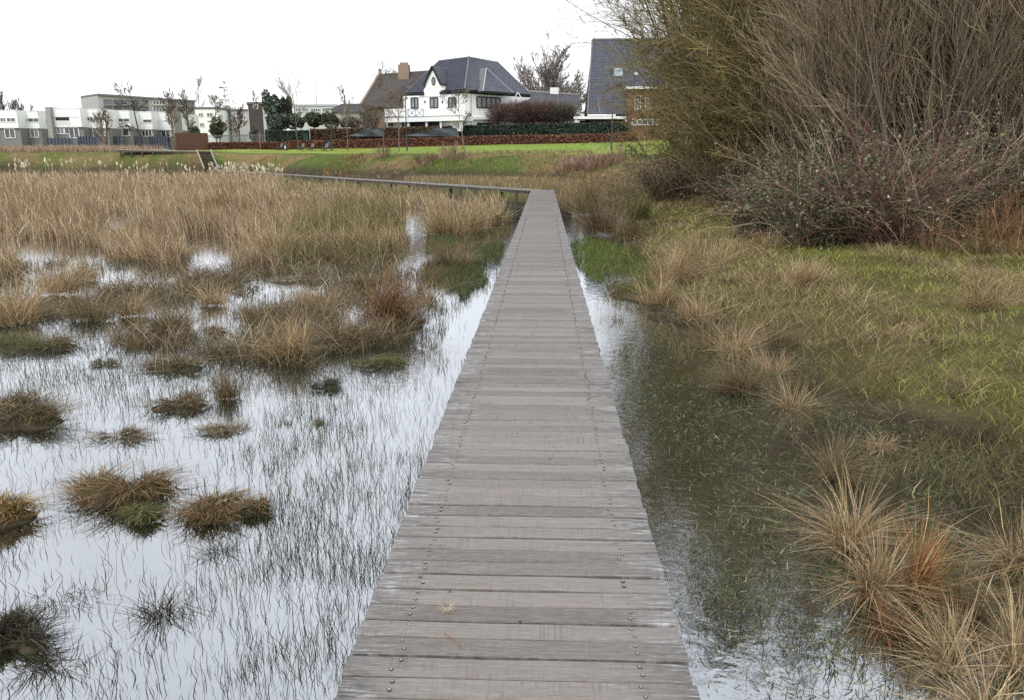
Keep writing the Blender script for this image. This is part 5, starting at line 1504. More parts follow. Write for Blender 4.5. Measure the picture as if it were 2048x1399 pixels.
def bramble(label, px, py, w_px, h_px, seed, red=.3, nleaf=5200, canes=170, group="bramble thickets under the wood edge", leafpal=None):
    rg = np.random.default_rng(seed)
    b_ = hit(px, py); s_ = F / proj(b_)[2]
    R_ = w_px / 2 / s_; H = h_px / s_
    b_ = b_ + np.array([0, R_ * .45, 0]); b_[2] = float(ground_z(b_[0], b_[1], False))
    o = thing("bramble_bush", label, "bramble bush", b_, group=group)
    n = canes
    a = rg.uniform(0, 2 * pi, n); r_ = np.sqrt(rg.random(n)) * R_ * .75
    p = np.stack([np.cos(a) * r_, np.sin(a) * r_ * .6, np.zeros(n)], 1)
    p[:, 2] = np.clip(ground_z(p[:, 0] + b_[0], p[:, 1] + b_[1], False) - b_[2], -.8, .8) - .05
    a2 = rg.uniform(0, 2 * pi, n)
    d = np.stack([np.cos(a2) * .38, np.sin(a2) * .38, np.ones(n)], 1)
    P = grow(rg, p, d, H * rg.uniform(.9, 2.1, n), 9, .20, (0, 0, -.10))
    cp = [(.18, .085, .068), (.17, .13, .085), (.13, .09, .065), (.27, .215, .145)]
    wt = [red * 3, 2.5, 2, 2]
    c = jitter_cols(rg, n, cp, wt, .25)
    P2, R2, L2 = fork(rg, P, np.full(n, .008), np.full(n, H), 6, .2, 1, .8, .4, 4, .16, (0, 0, .0), .6)
    rm = .22 / s_
    obj_np("canes", merge_np([tubes_np(P, np.full(n, .009), 3, .5, rm, c), tubes_np(P2, R2, 3, .5, rm * .9, np.repeat(c, 6, 0))]), M_bark, o)
    i = rg.integers(0, len(P2), nleaf)
    q_ = P2[i, rg.integers(0, 4, nleaf)] + rg.normal(0, .05, (nleaf, 3))
    q_[:, 2] = np.maximum(q_[:, 2], .02)
    lp = leafpal or ([(.070, .092, .042), (.10, .11, .055), (.14, .10, .055), (.045, .06, .034), (.30, .29, .20)], [4, 3, 3, 2, .5])
    obj_np("leaves", leaves_np(rg, q_, rg.uniform(.6, 1.4, nleaf) * .044, jitter_cols(rg, nleaf, lp[0], lp[1], .25), flat=.35), M_gloss, o)
    return o
bramble("bramble thicket with pale flecked leaves at the meadow's left end", 1545, 478, 150, 95, 301, .15)
bramble("dense dark leaved bramble thicket left of the red canes", 1655, 492, 170, 140, 302, .2, 6000, 200)
bramble("bramble thicket of deep red canes with few leaves", 1790, 496, 170, 150, 303, 1.5, 2200, 300)
bramble("bramble thicket with leaves right of the red canes", 1905, 482, 170, 150, 304, .3, 5200, 190)
bramble("bramble thicket at the photo's right edge behind orange stems", 2030, 486, 170, 150, 305, .2, 5200, 190)
bramble("taller bramble thicket behind the dark leaved one", 1640, 440, 190, 120, 306, .25, 5200, 190)
bramble("bramble thicket behind the red canes, under the brown stems", 1790, 440, 190, 120, 307, .5, 4600, 190)
bramble("bramble thicket below the sweeping mossy shrub", 1395, 402, 150, 75, 308, .1, 2600, 200)
bramble("dark bramble thicket at the foot of the mossy shrub near the rushes", 1310, 408, 90, 75, 309, .1, 2200, 160)
bramble("bramble thicket between straw patch and mossy shrub", 1480, 412, 150, 75, 310, .15, 2400, 190)
def sapling_stems(label, px, py, w_px, h_px, n, seed, pal):
    rg = np.random.default_rng(seed)
    b_ = hit(px, py); s_ = F / proj(b_)[2]; R_ = w_px / 2 / s_; H = h_px / s_
    o = thing("osier_shrub", label, "shrub", b_, group="orange brown stems at the meadow's edge")
    p = np.stack([rg.uniform(-R_, R_, n), rg.uniform(-.2, .8, n), np.zeros(n)], 1)
    p[:, 2] = np.clip(ground_z(p[:, 0] + b_[0], p[:, 1] + b_[1], False) - b_[2], -.5, .5) - .05
    P = grow(rg, p, np.stack([rg.normal(0, .28, n), rg.normal(0, .28, n), np.ones(n)], 1), H * rg.uniform(.5, 1.15, n), 6, .06, (0, 0, .02))
    c = jitter_cols(rg, n, pal, [2, 1, 1], .2)
    P2, R2, L2 = fork(rg, P, np.full(n, .006), np.full(n, H), 3, .3, .9, .35, .35, 3, .06, (0, 0, .05), .6)
    obj_np("stems", merge_np([tubes_np(P, np.full(n, .006), 3, .4, .003, c), tubes_np(P2, R2, 3, .4, .003, np.repeat(c, 3, 0))]), M_bark, o)
OR = [(.21, .125, .06), (.165, .105, .055), (.13, .09, .05)]
sapling_stems("cluster of orange brown stems right of the red canes", 1940, 512, 150, 100, 90, 321, OR)
sapling_stems("cluster of rust orange stems at the photo's right edge", 2035, 512, 80, 130, 80, 322, [(.22, .12, .058), (.18, .10, .05), (.14, .085, .045)])
# ------------------------------------------------------------------ marsh plants
rngv = np.random.default_rng(77)
TAN = [(.39, .29, .175), (.32, .23, .135), (.47, .365, .235), (.215, .14, .075), (.15, .105, .055)]
def scatter(poly, n, z=WATER, rg=rngv):
    poly = np.asarray(poly, float)
    out = []
    got = 0
    while got < n:
        m = n * 3
        px = rg.uniform(poly[:, 0].min(), poly[:, 0].max(), m); py = rg.uniform(poly[:, 1].min(), poly[:, 1].max(), m)
        k_ = in_poly(px, py, poly)
        out.append(np.stack([px[k_], py[k_]], 1)); got += k_.sum()
    q_ = np.concatenate(out)[:n]
    return q_[:, 0], q_[:, 1], on_z(q_[:, 0], q_[:, 1], z)

def on_deck(P, pad=.03):
    near = (np.abs(P[:, 0]) < HW + pad) & (P[:, 1] < END_Y + .1)
    v = P[:, :2] - A_; t = v @ dirv; s_ = np.abs(v @ nrm)
    return near | ((s_ < .70) & (t > -.3) & (t < fl + 1))

def lod(P): return F / proj(P)[2]        # photo pixels per metre

# ---- the reed bed
REED = [(-80, 356), (200, 352), (430, 351), (560, 359), (700, 374), (800, 386), (900, 392), (1000, 398), (1010, 425), (965, 468), (890, 474), (856, 452), (838, 415), (812, 428), (822, 500), (770, 520), (700, 530),
        (600, 528), (500, 535), (420, 548), (330, 536), (240, 522), (150, 500), (80, 548), (-80, 566)]
px, py, P = scatter(REED, 84000)
gap = fbm(px * .012, py * .03, 31)
thin = sst(470, 540, py)
keep = (rngv.random(len(px)) < np.clip((gap - .30 - .16 * thin) * 6, 0.0, 1)) & ~on_deck(P, .15)
# a clear lane of water by the middle of the reed bed
keep &= ~in_poly(px, py, [(808, 432), (856, 432), (852, 480), (838, 545), (808, 545)]) | (rngv.random(len(px)) < .12)
px, py, P = px[keep], py[keep], P[keep]
n = len(P)
s_ = lod(P)
far_low = sst(520, 640, px) * (1 - sst(392, 440, py))
clump = .42 + 1.15 * fbm(P[:, 0] * 1.1, P[:, 1] * .6, 41)
h = (rngv.normal(.74, .17, n) - .33 * far_low) * clump
h = np.where(rngv.random(n) < .03, h * 1.35, h) * (1 - .35 * sst(440, 530, py))
h = np.clip(h, .10, 1.25)
w = np.maximum(.0065, 1.05 / s_)
cn = fbm(P[:, 0] * .35, P[:, 1] * .22, 51)
col = jitter_cols(rngv, n, TAN, [4, 3, 2, 2.5, 1.6], .24) * (.78 + .44 * fbm(P[:, 0] * .5, P[:, 1] * .25, 44)[:, None])
grn = (cn > .56) & (px > 560)
col[grn] = col[grn] * [.62, .72, .55]
wind = 2.6 + rngv.normal(0, 1.1, n)
part = blades_np(rngv, P + [0, 0, -.05], h, w, np.abs(rngv.normal(.12, .12, n)), np.abs(rngv.normal(.25, .22, n)), col, 3, az=wind, kink=.05)
# matted undergrowth between the reeds
px, py, P = scatter(REED, 36000)
keep = (fbm(px * .012, py * .03, 31) > .42) & ~on_deck(P, .15)
px, py, P = px[keep], py[keep], P[keep]; n = len(P)
part2 = blades_np(rngv, P + [0, 0, -.03], rngv.uniform(.15, .42, n), np.maximum(.006, .9 / lod(P)), rngv.uniform(.3, 1.3, n), rngv.uniform(.3, 1.2, n), jitter_cols(rngv, n, [(.20, .14, .075), (.13, .10, .05), (.28, .20, .11), (.09, .09, .04)], [3, 2, 2, 1.5], .25), 2)
o = obj_np("reeds", merge_np([part, part2]), M_blade)
tag(o, "dense bed of dry tan reeds and sedge left of the boardwalk", "reeds", None, "stuff")

# ---- cream bulrush heads
bp_ = []
for poly, n_ in (([(-40, 354), (250, 352), (250, 362), (-40, 372)], 62), ([(250, 352), (430, 352), (430, 368), (250, 372)], 26), ([(425, 352), (560, 360), (575, 374), (430, 372)], 96)):
    px, py, P = scatter(poly, n_)
    n = len(P)
    H = rngv.uniform(.75, 1.35, n) + np.where(px < 250, .25, 0)
    c1 = jitter_cols(rngv, n, [(.42, .33, .20)], [1])
    az = rngv.uniform(0, 2 * pi, n)
    T = P + np.stack([np.cos(az) * .12, np.sin(az) * .05, H], 1)
    stem = np.stack([P, (P + T) / 2 + [0.02, 0, 0], T], 1)
    bp_.append(tubes_np(stem, np.full(n, .012), 3, .8, .010, c1))
    hl_ = rngv.uniform(.20, .42, n); hw_ = rngv.uniform(.045, .085, n)
    zz = np.linspace(0, 1, 6)
    head = np.stack([T + np.stack([np.cos(az) * .10 * z_ * z_, np.zeros(n), hl_ * z_], 1) for z_ in zz], 1)
    v, l_, s2, c2 = tubes_np(head, hw_, 5, 1, .0, jitter_cols(rngv, n, [(.66, .58, .42), (.55, .46, .31), (.44, .35, .22)], [3, 2, 1], .1))
    prof = np.array([.35, .9, 1.0, .95, .7, .2])
    vv = v.reshape(n, 6, 5, 3); ctr = head[:, :, None]
    vv = ctr + (vv - ctr) * prof[None, :, None, None] * rngv.uniform(.75, 1.25, (n, 6, 5, 1))
    bp_.append((vv.reshape(-1, 3), l_, s2, c2))
o = obj_np("bulrushes", merge_np(bp_), M_blade)
tag(o, "cream fluffy bulrush heads standing above the far reeds", "bulrushes", None, "stuff")

# ---- sedge shoots standing in the open water on the left
def left_density(px, py, P):
    d = np.full(len(px), .50)
    d *= .22 + 1.5 * sst(.36, .64, fbm(P[:, 0] * 1.1, P[:, 1] * .7, 61)) * (.35 + 1.2 * sst(.35, .6, fbm(P[:, 0] * 4.5, P[:, 1] * 3.5, 62)))
    edge_ = (-HW - P[:, 0])
    d = np.where(edge_ < 1.3, d * 1.35, d)
    d *= 1 - .62 * sst(980, 1250, py) * sst(650, 250, px * 1.0)
    d *= 1 - .62 * sst(960, 1300, py)
    d *= 1 - .97 * np.where(in_poly(px, py, [(900, 640), (985, 575), (985, 690), (915, 730), (880, 700)]), 1, 0)
    d *= 1 - .6 * np.where(in_poly(px, py, [(250, 545), (760, 535), (770, 600), (240, 610)]), 1, 0)
    return d
N = 105000
yy = 1.9 + 13.5 * rngv.random(N) ** 1.35
xx = -HW - .02 - rngv.random(N) * (yy * .80 + .3)
P = np.stack([xx, yy, np.full(N, WATER)], 1)
px, py, dd = proj(P)
keep = (rngv.random(N) < left_density(px, py, P)) & (px > -40) & (py < 1500)
P = P[keep]; px = px[keep]; py = py[keep]; n = len(P)
s_ = lod(P)
h = rngv.gamma(4.0, .019, n) * (1 + .5 * sst(700, 560, py))
w = np.maximum(.0032, .74 / s_) * rngv.uniform(.6, 1.25, n)
col = jitter_cols(rngv, n, [(.045, .050, .028), (.062, .066, .036), (.036, .064, .036), (.11, .09, .052)], [4, 3, 2, 1.2], .25)
part = blades_np(rngv, P + [0, 0, -.012], h, w, np.abs(rngv.normal(.08, .16, n)), rngv.uniform(0, .35, n), col, 3, kink=.06)
nf = 900
Pf = P[rngv.integers(0, len(P), nf)] + [0, 0, .004]
hf = rngv.gamma(2.2, .035, nf)
fl_ = blades_np(rngv, Pf, hf, np.maximum(.004, .8 / lod(Pf)), rngv.uniform(6, 14, nf), np.zeros(nf), jitter_cols(rngv, nf, [(.07, .055, .035), (.15, .12, .07), (.04, .04, .025)], [3, 2, 2], .2), 3, kink=1.2)
vf = fl_[0]; vf[:, 2] = WATER + .003 + (vf[:, 2] - WATER) * .02
ctr_ = vf.reshape(nf, -1, 3)
ctr_[:] = ctr_[:, :1] + (ctr_ - ctr_[:, :1]) * [.13, .13, 1]
o = obj_np("sedge_shoots", merge_np([part, (vf, fl_[1], fl_[2], fl_[3])]), M_blade)
tag(o, "thin dark sedge shoots standing in the open water left of the boardwalk", "sedge shoots", None, "stuff")

# ---- flooded turf and matted patches among the tussocks
MATS = [(-80, 545), (150, 510), (420, 548), (760, 525), (840, 500), (880, 620), (800, 690), (640, 740), (420, 720), (200, 700), (-80, 720)]
px, py, P = scatter(MATS, 40000)
f_ = fbm(P[:, 0] * 1.25, P[:, 1] * 1.15, 71)
keep = (f_ > .542 + .04 * sst(620, 700, py)) & ~on_deck(P)
px, py, P, f_ = px[keep], py[keep], P[keep], f_[keep]; n = len(P)
h = rngv.uniform(.05, .19, n) * (.7 + 5.0 * np.clip(f_ - .48, 0, .3)) * (.35 + 1.5 * fbm(P[:, 0] * 4, P[:, 1] * 2.6, 74))
col = jitter_cols(rngv, n, [(.15, .11, .06), (.10, .095, .045), (.22, .16, .09), (.07, .06, .035), (.28, .20, .12)], [3, 3, 2, 2, 1], .25)
parts = [blades_np(rngv, P + [0, 0, -.012], h, np.maximum(.006, 1.15 / lod(P)), rngv.uniform(.1, 1.0, n), rngv.uniform(.2, 1.0, n), col, 3, kink=.08)]
px, py, P = scatter(MATS, 3000)
k_ = (fbm(P[:, 0] * 1.25, P[:, 1] * 1.15, 71) > .52) & ~on_deck(P)
P = P[k_]; n = len(P)
parts.append(blades_np(rngv, P, rngv.uniform(.18, .52, n), np.maximum(.0045, .8 / lod(P)), rngv.uniform(.05, .5, n), rngv.uniform(.1, .8, n), jitter_cols(rngv, n, TAN, [4, 3, 2, 2, 1], .25), 3, kink=.05))
GRN = [(855, 470), (960, 470), (1015, 415), (1035, 420), (1015, 480), (985, 565), (930, 600), (860, 625), (830, 600), (850, 520)]
px, py, P = scatter(GRN, 19000)
keep = (fbm(P[:, 0] * 1.3, P[:, 1] * .6, 72) > .45 + .10 * sst(540, 620, py)) & ~on_deck(P) & (fbm(P[:, 0] * 5, P[:, 1] * 3, 75) > .40)
px, py, P = px[keep], py[keep], P[keep]; n = len(P)
h = rngv.uniform(.08, .24, n)
gg = fbm(P[:, 0] * 1.0, P[:, 1] * .5, 73)[:, None]
colA = jitter_cols(rngv, n, [(.075, .105, .030), (.055, .075, .028), (.13, .11, .05)], [3, 2, 2], .22)
colB = jitter_cols(rngv, n, [(.20, .145, .075), (.14, .105, .05), (.10, .10, .04)], [2, 2, 1], .22)
col = np.where(gg + rngv.normal(0, .05, (n, 1)) > .47, colB, colA)
parts.append(blades_np(rngv, P + [0, 0, -.012], h, np.maximum(.0045, .7 / lod(P)), rngv.uniform(.05, .5, n), rngv.uniform(.1, .7, n), col, 2))
o = obj_np("flooded_sedge", merge_np(parts), M_blade)
tag(o, "matted brown and green sedge patches in the shallow water left of the boardwalk", "sedge", None, "stuff")

# ---- water plants right of the boardwalk
N = 92000
yy = 1.9 + 12.0 * rngv.random(N) ** 1.3
xx = HW + .02 + rngv.random(N) * (yy * .62 + .8)
P = np.stack([xx, yy, np.full(N, WATER)], 1)
px, py, dd = proj(P)
dn = .30 + 1.1 * sst(.34, .6, fbm(P[:, 0] * 1.4, P[:, 1] * .9, 81))
dn *= sst(.0, .55, P[:, 0] - HW - .10 + .3 * (fbm(P[:, 0] * 2, P[:, 1] * 2, 82) - .5))
dn *= 1 - .55 * sst(1180, 1380, py)
dn *= .45 + .55 * sst(600, 760, py)
m_ = pl_dist(P[:, 0], P[:, 1], SHORE)
dn *= 1 - .6 * sst(-.4, .3, m_)
dn *= .35 + .9 * sst(.36, .60, fbm(P[:, 0] * 5, P[:, 1] * 4, 83))
keep = (rngv.random(N) < dn) & (ground_z(P[:, 0], P[:, 1]) < WATER + .02) & (py < 1500) & (px < 2100)
P, px, py = P[keep], px[keep], py[keep]; n = len(P); s_ = lod(P)
typ = rngv.random(n) < .68
h = np.where(typ, rngv.uniform(.010, .036, n), rngv.gamma(4, .019, n))
lean = np.where(typ, rngv.uniform(.8, 2.4, n), rngv.uniform(0, .5, n))
droop = np.where(typ, rngv.uniform(.2, 1.2, n), rngv.uniform(0, .5, n))
colA = jitter_cols(rngv, n, [(.16, .18, .09), (.105, .13, .055), (.25, .26, .17), (.12, .10, .055)], [3, 3, 1.4, 1.5], .22)
colB = jitter_cols(rngv, n, [(.045, .055, .028), (.07, .085, .032), (.11, .095, .05)], [3, 3, 1], .22)
part = blades_np(rngv, P + [0, 0, -.006], h, np.maximum(np.where(typ, .0062, .0034), .72 / s_), lean, droop, np.where(typ[:, None], colA, colB), 3, kink=.18)
o = obj_np("water_plants", part, M_blade)
tag(o, "bent green pond weed and shoots on the dark water right of the boardwalk", "pond weed", None, "stuff")

# ---- meadow grass on the right bank
N = 225000
yy = 2.0 + 34 * rngv.random(N) ** 1.55
xx = .8 + rngv.random(N) * (yy * .80 + 2.4)
gz = ground_z(xx, yy)
P = np.stack([xx, yy, gz], 1)
px, py, dd = proj(P)
m_ = pl_dist(xx, yy, SHORE)
k_ = (gz > WATER - .05) & (m_ > -.9) & (px > 1090) & (py < 1700) & (py > 330)
k_ &= rngv.random(N) < np.clip(.35 + .9 * sst(-.6, .9, m_), 0, 1) * (.42 + .58 * sst(.36, .48, fbm(xx * 2.6, yy * 1.7, 96)))
P, px, py, m_ = P[k_], px[k_], py[k_], m_[k_]; n = len(P); s_ = lod(P)
zone = fbm(P[:, 0] * .75, P[:, 1] * .55, 91)
zone2 = fbm(P[:, 0] * 2.1, P[:, 1] * 1.6, 92)
wet = 1 - sst(-.2, 1.1, m_ + (zone2 - .5) * 1.2)
strawy = sst(.50, .62, zone + .10 * sst(520, 470, py)) 
r_ = rngv.random(n)
colG = jitter_cols(rngv, n, [(.25, .29, .050), (.19, .235, .040), (.33, .31, .085), (.36, .275, .13), (.11, .10, .032)], [3.5, 3.5, 2, 1.8, 1.5], .2)
colS = jitter_cols(rngv, n, [(.38, .29, .16), (.29, .215, .11), (.45, .36, .22), (.20, .15, .07)], [3, 3, 1.5, 2], .2)
colW = jitter_cols(rngv, n, [(.105, .082, .045), (.14, .105, .055), (.07, .055, .03), (.10, .105, .035)], [3, 2, 2, 2.5], .22)
col = np.where((r_ < strawy * .8)[:, None], colS, colG)
col = np.where((rngv.random(n) < wet * .85)[:, None], colW, col)
h = rngv.uniform(.04, .13, n) * (1 + 1.1 * strawy) * (.45 + 1.4 * zone2) * (1 - .25 * wet)
part = blades_np(rngv, P + [0, 0, -.01], h, np.maximum(.0044, .95 / s_), rngv.uniform(.1, .9, n), rngv.uniform(.2, 1.1, n), col, 2)
parts = [part]
# standing stems in the flooded rim of the meadow
N = 60000
yy = 3.0 + 12 * rngv.random(N) ** 1.2; xx = 1.0 + rngv.random(N) * (yy * .62 + 1)
m_ = pl_dist(xx, yy, SHORE); px, py, dd = proj(np.stack([xx, yy, np.full(N, WATER)], 1))
k_ = (m_ > -1.3) & (m_ < .5) & (px < 2100) & (fbm(xx * 1.2, yy * .8, 95) > .47 + .14 * sst(-.3, -1.3, m_))
xx, yy = xx[k_], yy[k_]; n = len(xx)
P = np.stack([xx, yy, np.maximum(WATER, ground_z(xx, yy)) - .01], 1)
parts.append(blades_np(rngv, P, rngv.uniform(.05, .20, n), np.maximum(.0036, .72 / lod(P)), rngv.uniform(.05, .7, n), rngv.uniform(.1, .9, n),
                       jitter_cols(rngv, n, [(.16, .12, .055), (.12, .115, .04), (.21, .155, .08), (.08, .065, .03), (.17, .16, .05)], [3, 3, 2, 2, 1.5], .22), 2))
# little straw clumps all over the meadow
nc = 150
cy = 4.5 + 22 * rngv.random(nc) ** 1.2; cx = 1.5 + rngv.random(nc) * (cy * .62 + 1)
mm = pl_dist(cx, cy, SHORE); k_ = (mm > -.5)
cx, cy = cx[k_], cy[k_]; nc = len(cx); nb_ = 130
i = np.repeat(np.arange(nc), nb_)
rr_ = rngv.uniform(.08, .30, nc)[i]; az_ = rngv.uniform(0, 2 * pi, nc)[i]
xx = cx[i] + rngv.normal(0, 1, len(i)) * rr_; yy = cy[i] + rngv.normal(0, .8, len(i)) * rr_
P = np.stack([xx, yy, np.maximum(ground_z(xx, yy), WATER) - .01], 1); n = len(P)
tone = rngv.choice(3, nc, p=[.55, .3, .15])[i]
cc = [jitter_cols(rngv, n, [(.40, .31, .17), (.31, .23, .12), (.22, .16, .08)], [3, 3, 1], .22), jitter_cols(rngv, n, [(.24, .15, .075), (.17, .11, .055), (.10, .075, .04)], [2, 2, 1], .22), jitter_cols(rngv, n, [(.06, .045, .028), (.10, .075, .04)], [2, 1], .22)]
col = np.where((tone == 0)[:, None], cc[0], np.where((tone == 1)[:, None], cc[1], cc[2]))
hc = (rngv.uniform(.09, .26, nc) * np.where(mm[k_] < .4, .8, 1))[i] * rngv.uniform(.4, 1.2, n)
parts.append(blades_np(rngv, P, hc, np.maximum(.0036, .72 / lod(P)), rngv.uniform(.1, .9, n), rngv.uniform(.1, 1.1, n), col, 3, az=az_ + rngv.normal(0, .9, n), kink=.05))
GR = [(1130, 488), (1180, 478), (1290, 505), (1330, 560), (1310, 600), (1250, 585), (1185, 560), (1150, 530)]
px, py, P = scatter(GR, 6000)
k_ = ~on_deck(P) & (fbm(P[:, 0] * 1.4, P[:, 1] * .8, 93) > .36 + .16 * sst(540, 600, py))
P = P[k_]; n = len(P)
parts.append(blades_np(rngv, P + [0, 0, -.01], rngv.uniform(.07, .22, n), np.maximum(.004, .7 / lod(P)), rngv.uniform(.05, .6, n), rngv.uniform(.1, .8, n),
                       jitter_cols(rngv, n, [(.105, .15, .025), (.085, .12, .025), (.16, .17, .05)], [3, 2, 1], .2), 2))
o = obj_np("meadow_grass", merge_np(parts), M_blade)
tag(o, "yellow green wet meadow grass right of the boardwalk", "grass", None, "stuff")

# ---- rough grass on the bank, the dike and the rushes behind the boardwalk's bend
N = 90000
q_ = rngv.random(N)
xx = np.where(q_ < .45, rngv.uniform(-75, -20, N), rngv.uniform(-25, 16, N)); yy = rngv.uniform(36, 118, N)
d_ = pl_dist(xx, yy, FOOT)
k_ = (d_ > -2.5) & (d_ < 3.0 + 1.5 * sst(-40, -25, xx) + 2.6 * sst(-10, 5, xx) + 1.2 * (fbm(xx * .3, yy * .3, 8) - .5) * 3) & (yy > 36)
xx, yy, d_ = xx[k_], yy[k_], d_[k_]; n = len(xx)
P = np.stack([xx, yy, ground_z(xx, yy) - .03], 1)
nb = fbm(xx * .16, yy * .2, 21)
rb = sst(-12, 2, xx) * sst(40, 60, yy)
brown = sst(.55, .65, nb + .10 * rb - .03 + .10 * sst(1.2, -1, d_) + rngv.normal(0, .03, n))
dike = sst(-42, -50, xx)
colG = jitter_cols(rngv, n, [(.125, .17, .030), (.09, .125, .025), (.19, .20, .055)], [3, 3, 1], .22)
colS = jitter_cols(rngv, n, [(.30, .21, .11), (.23, .15, .075), (.38, .28, .16), (.17, .11, .06)], [3, 3, 1.5, 1.5], .2)
col = np.where((rngv.random(n) < np.maximum(brown, .70 * dike))[:, None], colS, colG)
h = rngv.uniform(.12, .34, n) * (.7 + .6 * brown) * (1 - .6 * sst(2.5, 6, d_))
P = P[~on_deck(P, .2)] if False else P
k_ = ~on_deck(P, .15)
P, h, col = P[k_], h[k_], col[k_]; n = len(P)
parts = [blades_np(rngv, P, h, np.maximum(.012, 1.1 / lod(P)), rngv.uniform(.1, .8, n), rngv.uniform(.2, .9, n), col, 2)]
# tall pinkish dry grass on the dike crest
n = 9000
xx = rngv.uniform(-78, -50, n); yy = rngv.uniform(103, 109, n)
P = np.stack([xx, yy, ground_z(xx, yy) - .05], 1)
dens = sst(-50, -58, xx) * 1.0
k_ = rngv.random(n) < dens; P = P[k_]; n = len(P)
parts.append(blades_np(rngv, P, rngv.uniform(.5, 1.25, n), np.maximum(.02, .9 / lod(P)), rngv.uniform(.05, .3, n), rngv.uniform(.1, .5, n), jitter_cols(rngv, n, [(.42, .31, .22), (.33, .24, .16), (.50, .39, .28)], [2, 2, 1], .15), 2))
# sedge lining the marsh behind the bend
BEH = [(790, 358), (900, 352), (1000, 350), (1180, 352), (1240, 378), (1300, 408), (1290, 430), (1230, 405), (1150, 395), (1112, 383), (1060, 375), (950, 368)]
px, py, P = scatter(BEH, 16000, WATER)
k_ = ~on_deck(P, .2); P = P[k_]; n = len(P)
P[:, 2] = np.maximum(WATER, ground_z(P[:, 0], P[:, 1])) - .03
parts.append(blades_np(rngv, P, rngv.uniform(.25, .6, n), np.maximum(.01, .8 / lod(P)), rngv.uniform(.05, .4, n), rngv.uniform(.1, .6, n), jitter_cols(rngv, n, [(.27, .19, .10), (.20, .145, .07), (.13, .12, .05), (.33, .24, .14)], [3, 2, 2, 1], .2), 2))
o = obj_np("bank_grass", merge_np(parts), M_blade)
tag(o, "rough green and straw coloured grass on the bank and dike", "grass", None, "stuff")

# ---- tussocks, one by one
P_MOUND = ([(.20, .14, .068), (.13, .10, .045), (.31, .22, .115), (.05, .038, .022), (.10, .10, .036)], [3, 3, 1.5, 3, 2])
P_RUST = ([(.24, .135, .055), (.165, .10, .042), (.34, .23, .105), (.055, .04, .022), (.13, .115, .038)], [3, 3, 1.5, 3, 2.5])
P_GOLD = ([(.40, .27, .10), (.28, .18, .07), (.15, .12, .045), (.09, .065, .03)], [3, 3, 2, 2])
P_TAN = ([(.42, .31, .175), (.33, .235, .13), (.50, .39, .235), (.21, .15, .08)], [3, 3, 2, 2])
P_RED = ([(.30, .165, .085), (.22, .12, .065), (.38, .24, .13), (.14, .09, .05)], [3, 3, 1, 2])
P_ORANGE = ([(.36, .19, .08), (.28, .15, .065), (.42, .27, .14), (.16, .13, .045)], [3, 3, 1, 1.5])
P_GREEN = ([(.10, .125, .035), (.075, .09, .03), (.17, .135, .06), (.25, .18, .09)], [3, 3, 2, 1])
P_DARK = ([(.040, .033, .026), (.065, .055, .038), (.09, .09, .04)], [3, 2, 1])
P_BRUSH = ([(.20, .14, .075), (.15, .11, .06), (.11, .105, .045), (.27, .19, .11)], [3, 3, 2, 1])
M_peat = plain("peat_mound", (.040, .030, .018), .95, .5, 14, bump=.6, c2=(.085, .065, .035))

